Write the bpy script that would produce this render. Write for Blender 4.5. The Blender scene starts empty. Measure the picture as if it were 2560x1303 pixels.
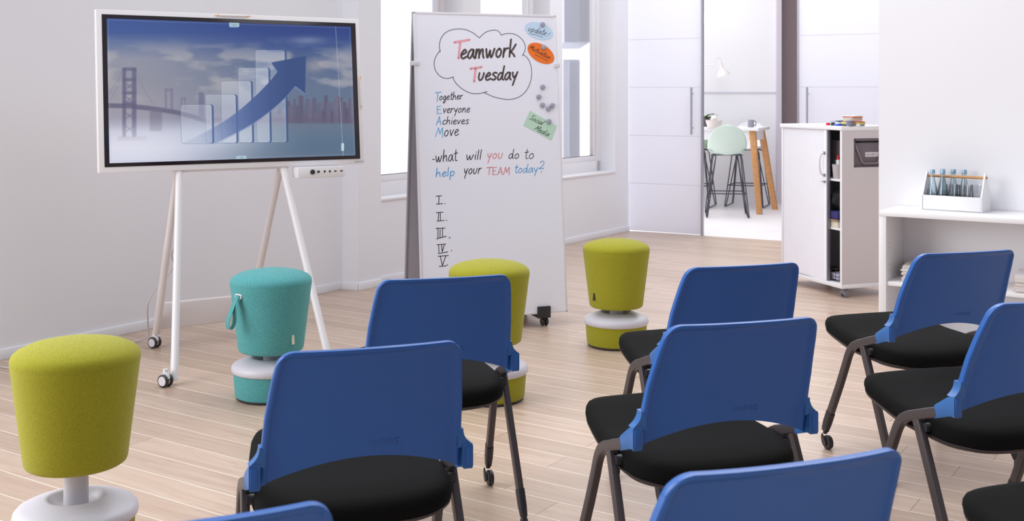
import bpy, bmesh, math, random
import numpy as np
from mathutils import Vector, Matrix

# ------------------------------------------------------------------ camera, world, lights, exposure
SC = bpy.context.scene
COL = SC.collection
FPX, HC, HZ, CX = 2838.0, 1.40, 234.0, 1280.0        # focal length in px of the 2560 frame, camera height, horizon row, centre column
cd = bpy.data.cameras.new('camera'); cam = bpy.data.objects.new('camera', cd); COL.objects.link(cam)
cam.location = (0, 0, HC); cam.rotation_euler = (math.pi / 2, 0, 0)
cd.sensor_fit = 'HORIZONTAL'; cd.sensor_width = 36.0
cd.lens = 36.0 * FPX / 2560.0
cd.shift_y = -(651.5 - HZ) / 2560.0
cd.clip_start = 0.05; cd.clip_end = 200
cd.dof.use_dof = True; cd.dof.focus_distance = 4.4; cd.dof.aperture_fstop = 7.0
SC.camera = cam
SC.view_settings.view_transform = 'Standard'
SC.view_settings.look = 'None'
SC.view_settings.gamma = 1.0
SC.view_settings.use_curve_mapping = False
SC.view_settings.exposure = 0.0

W = bpy.data.worlds.new('daylight'); SC.world = W; W.use_nodes = True
_n, _l = W.node_tree.nodes, W.node_tree.links
for q in list(_n): _n.remove(q)
_tc = _n.new('ShaderNodeTexCoord')
_dot = _n.new('ShaderNodeVectorMath'); _dot.operation = 'DOT_PRODUCT'; _dot.inputs[1].default_value = (-0.62, 0.76, 0.15)
_mr = _n.new('ShaderNodeMapRange'); _mr.interpolation_type = 'SMOOTHSTEP'
_mr.inputs[1].default_value = -0.25; _mr.inputs[2].default_value = 0.75
_mr.inputs[3].default_value = 0.44; _mr.inputs[4].default_value = 2.6
_bg = _n.new('ShaderNodeBackground'); _bg.inputs[0].default_value = (0.965, 0.965, 1.0, 1)
_ow = _n.new('ShaderNodeOutputWorld')
_l.new(_tc.outputs['Generated'], _dot.inputs[0]); _l.new(_dot.outputs['Value'], _mr.inputs[0])
_l.new(_mr.outputs[0], _bg.inputs[1]); _l.new(_bg.outputs[0], _ow.inputs[0])

def area(name, loc, target, size, power, color=(1, 1, 1)):
    d = bpy.data.lights.new(name, 'AREA'); d.shape = 'RECTANGLE'; d.size, d.size_y = size
    d.energy = power; d.color = color
    o = bpy.data.objects.new(name, d); COL.objects.link(o); o.location = loc
    o.rotation_euler = (Vector(target) - Vector(loc)).to_track_quat('-Z', 'Y').to_euler()
    return o
area('side_fill_light', (-4.3, 3.0, 2.2), (1.6, 5.6, 0.6), (2.6, 2.2), 105, (0.97, 0.98, 1.0))  # added area light from the left, no window stands there
area('overhead_fill_light', (0.6, 5.6, 3.6), (0.6, 5.6, 0), (3.0, 3.0), 45)  # added soft light overhead, not a fixture of the room
area('rear_fill_light', (2.0, 9.4, 3.6), (2.4, 10.0, 0), (3.0, 1.6), 45, (0.96, 0.97, 1.0))  # added to brighten the sliding doors and rear floor
area('back_room_fill_light', (2.4, 12.9, 3.3), (2.6, 13.2, 0), (2.2, 2.0), 36, (0.97, 0.97, 1.0))  # added to make the back room bright, separate from its visible lamps

# ------------------------------------------------------------------ helpers
def lin(c):
    c = c / 255.0
    return c / 12.92 if c <= 0.04045 else ((c + 0.055) / 1.055) ** 2.4
def rgb(r, g, b): return (lin(r), lin(g), lin(b), 1.0)

def mat(name, col, rough=0.5, metal=0.0, spec=0.5, coat=0.0, noise=None, bump=None, sheen=0.0):
    """procedural Principled material; noise=(scale, amount) varies the colour, bump=(scale, strength)"""
    m = bpy.data.materials.new(name); m.use_nodes = True
    nt = m.node_tree; b = nt.nodes['Principled BSDF']
    b.inputs['Base Color'].default_value = col
    b.inputs['Roughness'].default_value = rough; b.inputs['Metallic'].default_value = metal
    b.inputs['Specular IOR Level'].default_value = spec; b.inputs['Coat Weight'].default_value = coat
    if sheen: b.inputs['Sheen Weight'].default_value = sheen
    tc = nt.nodes.new('ShaderNodeTexCoord')
    if noise:
        n = nt.nodes.new('ShaderNodeTexNoise'); n.inputs['Scale'].default_value = noise[0]; n.inputs['Detail'].default_value = 3
        r = nt.nodes.new('ShaderNodeMapRange'); r.inputs[1].default_value = .3; r.inputs[2].default_value = .7
        r.inputs[3].default_value = 1 - noise[1]; r.inputs[4].default_value = 1 + noise[1]
        mx = nt.nodes.new('ShaderNodeMix'); mx.data_type = 'RGBA'; mx.blend_type = 'MULTIPLY'; mx.inputs[0].default_value = 1
        mx.inputs[6].default_value = col
        nt.links.new(tc.outputs['Object'], n.inputs['Vector']); nt.links.new(n.outputs['Fac'], r.inputs[0])
        nt.links.new(r.outputs[0], mx.inputs[7]); nt.links.new(mx.outputs[2], b.inputs['Base Color'])
    if bump:
        n2 = nt.nodes.new('ShaderNodeTexNoise'); n2.inputs['Scale'].default_value = bump[0]; n2.inputs['Detail'].default_value = 2
        bp = nt.nodes.new('ShaderNodeBump'); bp.inputs['Strength'].default_value = bump[1]; bp.inputs['Distance'].default_value = .002
        nt.links.new(tc.outputs['Object'], n2.inputs['Vector']); nt.links.new(n2.outputs['Fac'], bp.inputs['Height'])
        nt.links.new(bp.outputs[0], b.inputs['Normal'])
    return m

def fabric(name, c1, c2, scale=420.0, bump=.35, sheen=.12):
    """heathered weave: two tones crossed by fine warp and weft"""
    m = bpy.data.materials.new(name); m.use_nodes = True
    nt = m.node_tree; N, L = nt.nodes, nt.links; b = N['Principled BSDF']
    b.inputs['Roughness'].default_value = .95; b.inputs['Specular IOR Level'].default_value = .15
    b.inputs['Sheen Weight'].default_value = sheen; b.inputs['Sheen Roughness'].default_value = .5
    tc = N.new('ShaderNodeTexCoord')
    fs = []
    for sc in ((.35, .35, 2.2), (1.6, 1.6, .3)):
        mp = N.new('ShaderNodeMapping'); mp.inputs['Scale'].default_value = sc
        n = N.new('ShaderNodeTexNoise'); n.inputs['Scale'].default_value = scale; n.inputs['Detail'].default_value = 1
        L.new(tc.outputs['Object'], mp.inputs[0]); L.new(mp.outputs[0], n.inputs['Vector']); fs.append(n)
    ad = N.new('ShaderNodeMath'); ad.operation = 'ADD'
    L.new(fs[0].outputs['Fac'], ad.inputs[0]); L.new(fs[1].outputs['Fac'], ad.inputs[1])
    r = N.new('ShaderNodeMapRange'); r.inputs[1].default_value = .75; r.inputs[2].default_value = 1.25
    mx = N.new('ShaderNodeMix'); mx.data_type = 'RGBA'; mx.inputs[6].default_value = c1; mx.inputs[7].default_value = c2
    L.new(ad.outputs[0], r.inputs[0]); L.new(r.outputs[0], mx.inputs[0]); L.new(mx.outputs[2], b.inputs['Base Color'])
    bp = N.new('ShaderNodeBump'); bp.inputs['Strength'].default_value = bump; bp.inputs['Distance'].default_value = .002
    L.new(ad.outputs[0], bp.inputs['Height']); L.new(bp.outputs[0], b.inputs['Normal'])
    return m

def emit(name, col, s=1.0):
    m = bpy.data.materials.new(name); m.use_nodes = True
    b = m.node_tree.nodes['Principled BSDF']; b.inputs['Base Color'].default_value = (0, 0, 0, 1)
    b.inputs['Emission Color'].default_value = col; b.inputs['Emission Strength'].default_value = s
    return m

def glassy(name, tint, gloss=.12, rough=.02):
    m = bpy.data.materials.new(name); m.use_nodes = True
    N, L = m.node_tree.nodes, m.node_tree.links
    N.remove(N['Principled BSDF']); out = N['Material Output']
    t = N.new('ShaderNodeBsdfTransparent'); t.inputs[0].default_value = tint
    g = N.new('ShaderNodeBsdfGlossy'); g.inputs['Roughness'].default_value = rough
    lw = N.new('ShaderNodeLayerWeight'); lw.inputs[0].default_value = .25
    mu = N.new('ShaderNodeMath'); mu.operation = 'MULTIPLY_ADD'; mu.inputs[1].default_value = .6; mu.inputs[2].default_value = gloss * .3
    mx = N.new('ShaderNodeMixShader')
    L.new(lw.outputs['Fresnel'], mu.inputs[0]); L.new(mu.outputs[0], mx.inputs[0])
    L.new(t.outputs[0], mx.inputs[1]); L.new(g.outputs[0], mx.inputs[2]); L.new(mx.outputs[0], out.inputs['Surface'])
    return m

class MB:
    """collects shapes, links them as ONE mesh object"""
    def __init__(s): s.v = []; s.f = []
    def add(s, vs, fs):
        o = len(s.v); s.v += [tuple(map(float, p)) for p in vs]; s.f += [tuple(i + o for i in q) for q in fs]; return s
    def bm(s, b, M=None):
        b.verts.index_update()
        return s.add([(M @ v.co if M else v.co) for v in b.verts], [[v.index for v in f.verts] for f in b.faces])
    def box(s, x0, x1, y0, y1, z0, z1, bev=0.0, M=None, seg=2):
        b = bmesh.new(); bmesh.ops.create_cube(b, size=1)
        for v in b.verts:
            v.co = Vector(((x0 + x1) / 2 + v.co.x * (x1 - x0), (y0 + y1) / 2 + v.co.y * (y1 - y0), (z0 + z1) / 2 + v.co.z * (z1 - z0)))
        if bev: bmesh.ops.bevel(b, geom=list(b.edges), offset=bev, segments=seg, affect='EDGES', profile=.5)
        s.bm(b, M); b.free(); return s
    def sweep(s, pts, sec, side=None, caps=True, scales=None, closed=False):
        """sweep a 2D section (list of (a,b)) along pts; side = fixed lateral axis or None for a free tube frame"""
        P = [Vector(p) for p in pts]; n = len(P); k = len(sec); vs = []; pa = None
        for i in range(n):
            if closed: t = (P[(i + 1) % n] - P[i - 1]).normalized()
            else: t = (P[min(i + 1, n - 1)] - P[max(i - 1, 0)]).normalized()
            if side is not None: a = Vector(side); a = (a - t * a.dot(t)).normalized()
            else:
                if pa is None: a = t.orthogonal().normalized()
                else:
                    a = pa - t * pa.dot(t); a.normalize()
                pa = a
            b = t.cross(a); sc = scales[i] if scales else 1
            vs += [P[i] + a * (q[0] * sc) + b * (q[1] * sc) for q in sec]
        fs = []
        for i in range(n if closed else n - 1):
            for j in range(k):
                i2 = (i + 1) % n; j2 = (j + 1) % k
                fs.append((i * k + j, i * k + j2, i2 * k + j2, i2 * k + j))
        if caps and not closed:
            fs.append(tuple(range(k - 1, -1, -1))); fs.append(tuple((n - 1) * k + j for j in range(k)))
        return s.add(vs, fs)
    def tube(s, pts, r, seg=12, closed=False):
        rs = r if isinstance(r, (list, tuple)) else None
        base = 1.0 if rs else r
        sec = [(base * math.cos(2 * math.pi * j / seg), base * math.sin(2 * math.pi * j / seg)) for j in range(seg)]
        return s.sweep(pts, sec, None, True, rs, closed)
    def lathe(s, prof, seg=48, c=(0, 0, 0), M=None):
        vs = []; fs = []; n = len(prof)
        for r, z in prof:
            for j in range(seg):
                a = 2 * math.pi * j / seg
                vs.append((c[0] + r * math.cos(a), c[1] + r * math.sin(a), c[2] + z))
        for i in range(n - 1):
            for j in range(seg):
                fs.append((i * seg + j, i * seg + (j + 1) % seg, (i + 1) * seg + (j + 1) % seg, (i + 1) * seg + j))
        if prof[0][0] > 1e-6: fs.append(tuple(range(seg - 1, -1, -1)))
        if prof[-1][0] > 1e-6: fs.append(tuple((n - 1) * seg + j for j in range(seg)))
        if M: vs = [M @ Vector(v) for v in vs]
        return s.add(vs, fs)
    def cyl(s, p0, p1, r, seg=20):
        return s.tube([p0, p1], r, seg)
    def grid(s, rows):
        n, m = len(rows), len(rows[0])
        return s.add([p for r in rows for p in r],
                     [(i * m + j, i * m + j + 1, (i + 1) * m + j + 1, (i + 1) * m + j) for i in range(n - 1) for j in range(m - 1)])
    def prism(s, poly, z0, z1, M=None):
        k = len(poly); vs = [(x, y, z0) for x, y in poly] + [(x, y, z1) for x, y in poly]
        fs = [tuple(range(k - 1, -1, -1)), tuple(range(k, 2 * k))] + [(j, (j + 1) % k, k + (j + 1) % k, k + j) for j in range(k)]
        if M: vs = [M @ Vector(v) for v in vs]
        return s.add(vs, fs)
    def build(s, name, m, parent=None, smooth=True, angle=35, weld=True):
        me = bpy.data.meshes.new(name); me.from_pydata(s.v, [], s.f); me.update()
        b = bmesh.new(); b.from_mesh(me)
        if weld: bmesh.ops.remove_doubles(b, verts=list(b.verts), dist=1e-6)
        bmesh.ops.recalc_face_normals(b, faces=list(b.faces)); b.to_mesh(me); b.free()
        if smooth:
            me.polygons.foreach_set('use_smooth', [True] * len(me.polygons)); me.set_sharp_from_angle(angle=math.radians(angle))
        me.materials.append(m)
        o = bpy.data.objects.new(name, me); COL.objects.link(o)
        if parent is not None: o.parent = parent
        return o

def tag(o, label, cat, group=None, kind=None):
    if label: o['label'] = label
    if cat: o['category'] = cat
    if group: o['group'] = group
    if kind: o['kind'] = kind
    return o
def struct(o): o['kind'] = 'structure'; return o
def thing(name, label, cat, loc=(0, 0, 0), rz=0.0, group=None):
    o = bpy.data.objects.new(name, None); COL.objects.link(o); o.empty_display_size = .05
    o.location = loc; o.rotation_euler = (0, 0, rz)
    return tag(o, label, cat, group)
def copy_tree(o, parent=None):
    c = o.copy(); COL.objects.link(c)
    if parent is not None: c.parent = parent
    for ch in o.children: copy_tree(ch, c)
    return c
def smooth_path(pts, n=8, closed=False):
    P = [np.array(p, float) for p in pts]; out = []; k = len(P)
    rng = range(k) if closed else range(k - 1)
    for i in rng:
        if closed: p0, p1, p2, p3 = P[i - 1], P[i], P[(i + 1) % k], P[(i + 2) % k]
        else: p0, p1, p2, p3 = P[max(i - 1, 0)], P[i], P[i + 1], P[min(i + 2, k - 1)]
        for j in range(n):
            t = j / n
            out.append(.5 * ((2 * p1) + (p2 - p0) * t + (2 * p0 - 5 * p1 + 4 * p2 - p3) * t * t + (3 * p1 - p0 - 3 * p2 + p3) * t ** 3))
    if not closed: out.append(P[-1])
    return [tuple(p) for p in out]
def rrect(w, h, r, n=4):
    out = []
    for cx, cy, a0 in ((w / 2 - r, h / 2 - r, 0), (-w / 2 + r, h / 2 - r, 90), (-w / 2 + r, -h / 2 + r, 180), (w / 2 - r, -h / 2 + r, 270)):
        for i in range(n + 1):
            a = math.radians(a0 + 90 * i / n); out.append((cx + r * math.cos(a), cy + r * math.sin(a)))
    return out
def text_mesh(txt, size):
    c = bpy.data.curves.new('t', 'FONT'); c.body = txt; c.size = size; c.align_x = 'CENTER'; c.align_y = 'CENTER'; c.resolution_u = 3
    o = bpy.data.objects.new('t', c); COL.objects.link(o)
    dg = bpy.context.evaluated_depsgraph_get(); me = o.evaluated_get(dg).to_mesh()
    vs = [tuple(v.co) for v in me.vertices]; fs = [tuple(p.vertices) for p in me.polygons]
    bpy.data.objects.remove(o); bpy.data.curves.remove(c)
    return vs, fs
rnd = random.Random(7)

# ------------------------------------------------------------------ materials
M_wall = mat('wall_paint', rgb(239, 240, 246), .85, bump=(60, .05))
M_wallR = mat('partition_paint', rgb(238, 238, 243), .8)
M_white = mat('white_laminate', rgb(238, 237, 240), .4)
M_whitep = mat('white_plastic', rgb(222, 219, 226), .35)
M_stoolw = mat('stool_plastic', rgb(204, 201, 210), .4)
M_frame = mat('white_powder_coat', rgb(236, 234, 238), .3)
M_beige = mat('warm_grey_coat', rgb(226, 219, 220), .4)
M_alu = mat('aluminium', rgb(176, 176, 186), .35, .6)
M_dalu = mat('grey_metal', rgb(140, 140, 150), .35, .5)
M_blue = mat('blue_plastic', rgb(50, 100, 174), .33, 0, .34)
M_blue2 = mat('blue_clip_plastic', rgb(58, 106, 168), .35, 0, .35)
M_seat = fabric('black_seat_fabric', rgb(11, 12, 12), rgb(20, 20, 19), 900, .1, 0)
M_leg = mat('brown_black_tube', rgb(76, 68, 70), .38, .2)
M_black = mat('black_plastic', rgb(42, 40, 44), .45)
M_shell = mat('seat_shell_plastic', rgb(62, 55, 57), .5)
M_lime = fabric('lime_fabric', rgb(136, 133, 22), rgb(174, 171, 56), 800, .12)
M_teal = fabric('teal_fabric', rgb(50, 128, 134), rgb(110, 184, 184), 800, .14)
M_ink = mat('black_marker', rgb(30, 28, 34), .5)
M_inkb = mat('brown_black_marker', rgb(84, 70, 70), .5)
M_pink = mat('pink_marker', rgb(232, 166, 176), .5)
M_red = mat('red_marker', rgb(222, 140, 148), .5)
M_blueink = mat('blue_marker', rgb(112, 186, 230), .5)
M_grey = mat('grey_magnet', rgb(158, 158, 176), .5)
M_board = mat('whiteboard_enamel', rgb(236, 237, 250), .2, 0, .4)
M_boardb = mat('board_back', rgb(184, 180, 188), .5)
M_woodleg = mat('oak', rgb(196, 142, 92), .5, noise=(30, .12))
M_mint = mat('mint_shell', rgb(206, 222, 210), .45)
M_taupe = mat('taupe_wall', rgb(132, 116, 118), .8)  # one even dark taupe
M_glassb = glassy('blue_bottle_glass', (.90, .955, .98, 1), .2)
M_glassc = glassy('clear_glass', (.96, .97, .98, 1), .12)
M_pane = glassy('window_pane', (.97, .98, 1, 1), .05)

def floor_wood():
    m = bpy.data.materials.new('plank_floor'); m.use_nodes = True
    N, L = m.node_tree.nodes, m.node_tree.links; b = N['Principled BSDF']
    def M(op, a, b_=None, c=None):
        n = N.new('ShaderNodeMath'); n.operation = op
        for i, x in enumerate((a, b_, c)):
            if x is None: continue
            if isinstance(x, (int, float)): n.inputs[i].default_value = x
            else: L.new(x, n.inputs[i])
        return n.outputs[0]
    tc = N.new('ShaderNodeTexCoord')
    mp = N.new('ShaderNodeMapping'); mp.inputs['Rotation'].default_value = (0, 0, math.radians(33.66))
    L.new(tc.outputs['Object'], mp.inputs[0])
    sp = N.new('ShaderNodeSeparateXYZ'); L.new(mp.outputs[0], sp.inputs[0])
    u, v = sp.outputs[0], sp.outputs[1]
    PW = .1446
    vv = M('DIVIDE', v, PW); row = M('FLOOR', vv); fr = M('FRACT', vv)
    wn = N.new('ShaderNodeTexWhiteNoise'); wn.noise_dimensions = '1D'; L.new(row, wn.inputs['W'])
    uu = M('ADD', M('DIVIDE', u, 1.25), M('MULTIPLY', wn.outputs['Value'], 7.3)); colr = M('FLOOR', uu); fu = M('FRACT', uu)
    wn2 = N.new('ShaderNodeTexWhiteNoise'); wn2.noise_dimensions = '2D'
    cb = N.new('ShaderNodeCombineXYZ'); L.new(row, cb.inputs[0]); L.new(colr, cb.inputs[1]); L.new(cb.outputs[0], wn2.inputs['Vector'])
    seam = M('LESS_THAN', M('MINIMUM', fr, M('SUBTRACT', 1.0, fr)), .010)
    joint = M('LESS_THAN', M('MINIMUM', fu, M('SUBTRACT', 1.0, fu)), .0009)
    # grain stretched along the plank
    mg = N.new('ShaderNodeCombineXYZ'); L.new(M('MULTIPLY', u, 1.1), mg.inputs[0]); L.new(M('MULTIPLY', v, 16), mg.inputs[1]); L.new(M('MULTIPLY', wn2.outputs['Value'], 40), mg.inputs[2])
    g = N.new('ShaderNodeTexNoise'); g.inputs['Scale'].default_value = 2.2; g.inputs['Detail'].default_value = 6; g.inputs['Roughness'].default_value = .62; g.inputs['Distortion'].default_value = .6
    L.new(mg.outputs[0], g.inputs['Vector'])
    mk = N.new('ShaderNodeCombineXYZ'); L.new(M('MULTIPLY', u, 4), mk.inputs[0]); L.new(M('MULTIPLY', v, 11), mk.inputs[1]); L.new(M('MULTIPLY', wn2.outputs['Value'], 17), mk.inputs[2])
    kn = N.new('ShaderNodeTexNoise'); kn.inputs['Scale'].default_value = 1.6; kn.inputs['Detail'].default_value = 4; L.new(mk.outputs[0], kn.inputs['Vector'])
    kr = N.new('ShaderNodeMapRange'); kr.inputs[1].default_value = .62; kr.inputs[2].default_value = .78; kr.inputs[3].default_value = 0; kr.inputs[4].default_value = .5; L.new(kn.outputs['Fac'], kr.inputs[0])
    ra = N.new('ShaderNodeValToRGB'); e = ra.color_ramp.elements
    e[0].position = .3; e[0].color = rgb(184, 160, 142); e[1].position = .72; e[1].color = rgb(204, 185, 169)
    L.new(g.outputs['Fac'], ra.inputs[0])
    def mix(fac, a, b2, bt='MIX'):
        n = N.new('ShaderNodeMix'); n.data_type = 'RGBA'; n.blend_type = bt
        if isinstance(fac, (int, float)): n.inputs[0].default_value = fac
        else: L.new(fac, n.inputs[0])
        for i, x in ((6, a), (7, b2)):
            if isinstance(x, tuple): n.inputs[i].default_value = x
            else: L.new(x, n.inputs[i])
        return n.outputs[2]
    tint = N.new('ShaderNodeValToRGB'); t = tint.color_ramp.elements
    t[0].color = (.89, .86, .84, 1); t[1].color = (1.05, 1.03, 1.02, 1); L.new(wn2.outputs['Value'], tint.inputs[0])
    c = mix(1.0, ra.outputs[0], tint.outputs[0], 'MULTIPLY')
    c = mix(kr.outputs[0], c, rgb(172, 138, 122))
    c = mix(M('MULTIPLY', seam, .95), c, rgb(255, 246, 234))  # near-white seam colour paints the glint along the plank grooves
    c = mix(joint, c, rgb(128, 98, 84))
    L.new(c, b.inputs['Base Color'])
    b.inputs['Roughness'].default_value = .34; b.inputs['Specular IOR Level'].default_value = .45
    bp = N.new('ShaderNodeBump'); bp.inputs['Strength'].default_value = .06; bp.inputs['Distance'].default_value = .002
    L.new(g.outputs['Fac'], bp.inputs['Height']); L.new(bp.outputs[0], b.inputs['Normal'])
    return m
M_floor = floor_wood()
M_floorb = mat('pale_annex_floor', rgb(232, 228, 230), .4, noise=(3, .03))

# ------------------------------------------------------------------ room shell
D1 = Vector((.832, -.554, 0)); D2 = Vector((.554, .832, 0)); RZ = math.radians(-33.66)
QC = Vector((1.188, 11.56, 0))                      # room corner between window wall and sliding doors
DD = Vector((1, -.562, 0)).normalized()             # direction of the sliding door front
def wall_frame(o, d):                               # local x along d, local y to its left, origin o
    return Matrix.Translation(o) @ Matrix.Rotation(math.atan2(d.y, d.x), 4, 'Z')
def slab(name, pts, m, z0=-.08, z1=0.0):
    return struct(MB().prism(pts, z0, z1).build(name, m, smooth=False))
def xy(v): return (v.x, v.y)
L0 = QC - DD * 3.5; L1 = QC + DD * 6
slab('floor', [(-7, -1.5), (7, -1.5), (7, L1.y), xy(L1), xy(L0), (-7, L0.y)], M_floor)
N0 = Vector((-DD.y, DD.x, 0))
slab('floor_annex', [xy(QC), xy(L1), xy(L1 + N0 * 6), (1.3, 18.0)], M_floorb)

A1 = Vector((-1.217, 8.13, 0)); A0 = A1 - Vector((.5625, .8268, 0)) * 4.0
TW = .12
MA = wall_frame(A0, (A1 - A0).normalized())
struct(MB().box(0, 4.0, 0, TW, 0, 3.4, M=MA).build('wall_left', M_wall, smooth=False))
struct(MB().box(0, 4.0, -.012, 0, 0, .055, .003, M=MA).build('baseboard_left', M_wall))
P1 = Vector((-1.092, 8.058, 0)); P2 = Vector((-.9535, 8.262, 0))
dP = (P2 - P1).normalized(); nP = Vector((-dP.y, dP.x, 0))
struct(MB().prism([xy(A1 + Vector((.0, .0, 0))), xy(P1), xy(P2), xy(P2 + nP * .32), xy(A1 + nP * .25)], 0, 3.4).build('wall_pier', M_wall, smooth=False))
bb = MB()
def base_strip(bb, a, b, t=.012, h=.055):
    d = (b - a); Mx = wall_frame(a, d.normalized()); bb.box(0, d.length, -t, 0, 0, h, .003, M=Mx)
base_strip(bb, A1, P1); base_strip(bb, P1 - Vector((0, .0, 0)), P2)
struct(bb.build('baseboard_pier', M_wall))

MW = wall_frame(QC, D2)                              # x<0 runs back along the wall, y>0 outward
OPEN = [(-3.92, -2.86), (-2.612, -1.525), (-1.305, -.288)]
SILL, HEAD, DEP = .61, 2.75, .17
w = MB(); w.box(-4.05, 0, 0, .26, 0, SILL, M=MW); w.box(-4.05, 0, 0, .26, HEAD, 3.4, M=MW)
xs = [-4.05] + [q for o_ in OPEN for q in o_] + [0]
for i in range(0, len(xs), 2): w.box(xs[i], xs[i + 1], 0, .26, SILL, HEAD, M=MW)
struct(w.build('wall_windows', M_wall, smooth=False))
struct(MB().box(-4.0, -.001, -.012, 0, 0, .055, .003, M=MW).build('baseboard_windows', M_wall))
for i, (a, b) in enumerate(OPEN):
    r = thing('window_%d' % (i + 1), None, None); struct(r); r.matrix_world = MW
    f = MB(); y0, y1 = DEP, DEP + .06
    f.box(a, b, y0, y1, SILL, SILL + .12, .004); f.box(a, b, y0, y1, HEAD - .08, HEAD, .004)
    f.box(a, a + .07, y0, y1, SILL, HEAD, .004); f.box(b - .07, b, y0, y1, SILL, HEAD, .004)
    f.box(a + .07, b - .07, y0 + .012, y1, SILL + .12, SILL + .17, .004)
    f.box(a + .07, a + .11, y0 + .012, y1, SILL + .17, HEAD - .08, .004); f.box(b - .11, b - .07, y0 + .012, y1, SILL + .17, HEAD - .08, .004)
    f.build('window_frame', M_frame, r)
    MB().box(a, b, -.012, y0, SILL, SILL + .018, .004).build('window_sill', M_white, r)
    MB().box(a + .11, b - .11, y0 + .03, y0 + .036, SILL + .17, HEAD - .08).build('pane', M_pane, r, smooth=False)

MD = wall_frame(QC, DD)                              # sliding door front: x to the right, y away from the hall
M_door = mat('frosted_white_panel', rgb(240, 240, 248), .3, 0, .5)
_N, _L = M_door.node_tree.nodes, M_door.node_tree.links
_t = _N.new('ShaderNodeBsdfTranslucent'); _t.inputs[0].default_value = (.93, .93, .97, 1); _m = _N.new('ShaderNodeMixShader'); _m.inputs[0].default_value = .5
_L.new(_N['Principled BSDF'].outputs[0], _m.inputs[1]); _L.new(_t.outputs[0], _m.inputs[2]); _L.new(_m.outputs[0], _N['Material Output'].inputs['Surface'])
M_joint = mat('panel_joint_grey', rgb(206, 206, 216), .4)
def sliding_door(name, x0, x1, hx, edge_at_left):
    r = thing(name, None, None); struct(r); r.matrix_world = MD
    MB().box(x0, x1, 0, .035, .012, 3.2, .002).build('door_leaf', M_door, r)
    e0 = x0 - .018 if edge_at_left else x1
    MB().box(e0, e0 + .018, -.004, .04, .0, 3.2, .002).build('edge_profile', M_alu, r)
    g = MB()
    for z in (.49, .975, 1.46, 1.945, 2.43): g.box(x0 + .005, x1 - .005, -.0015, 0, z, z + .004)
    g.build('panel_joint', M_joint, r, smooth=False)
    h = MB(); h.cyl((hx, -.05, .995), (hx, -.05, 1.46), .011)
    for z in (1.06, 1.4): h.cyl((hx, -.05, z), (hx, 0, z), .007)
    h.build('handle', M_alu, r)
sliding_door('door_1', 0.0, .772, .69, False)
sliding_door('door_2', 1.742, 3.6, 1.83, True)
struct(MB().box(-.02, 3.7, -.01, .06, 3.2, 3.4, M=MD).build('trim_1', M_white, smooth=False))

# annex behind the doors
struct(MB().box(1.5, 3.385, 14.46, 14.56, 0, 3.4).build('wall_annex', M_white, smooth=False))
struct(MB().box(1.5, 3.385, 14.445, 14.46, 1.408, 1.42).build('trim_2', M_joint, smooth=False))
struct(MB().box(3.36, 3.42, 14.40, 14.46, 0, 3.4).build('trim_3', mat('post_grey', rgb(206, 198, 208), .5), smooth=False))
struct(MB().box(3.385, 6.5, 14.57, 14.67, 0, 3.4).build('wall_far', M_taupe, smooth=False))

# partition wall on the right
WL = Vector((2.110, 6.530, 0)); MR = wall_frame(WL, D1)
struct(MB().box(0, 4.0, 0, .12, 0, 3.4, M=MR).build('wall_right', M_wallR, smooth=False))

# what stands outside the windows
rr = thing('building', 'grey tower block seen through the window right of the whiteboard', 'building', (2.2, 38, -1.0))
M_b = mat('grey_render', rgb(238, 238, 250), .8)
MB().box(-.45, .42, 0, 6, 4.13, 9.0).build('upper_floors', M_b, rr, smooth=False)
MB().box(-.45, .09, .6, 3, 0, 3.56).build('column', mat('pale_grey_render', rgb(250, 250, 255), .8), rr, smooth=False)
MB().box(-.27, .09, .3, .6, 0, 3.5).build('stair_tower', M_b, rr, smooth=False)

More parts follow.
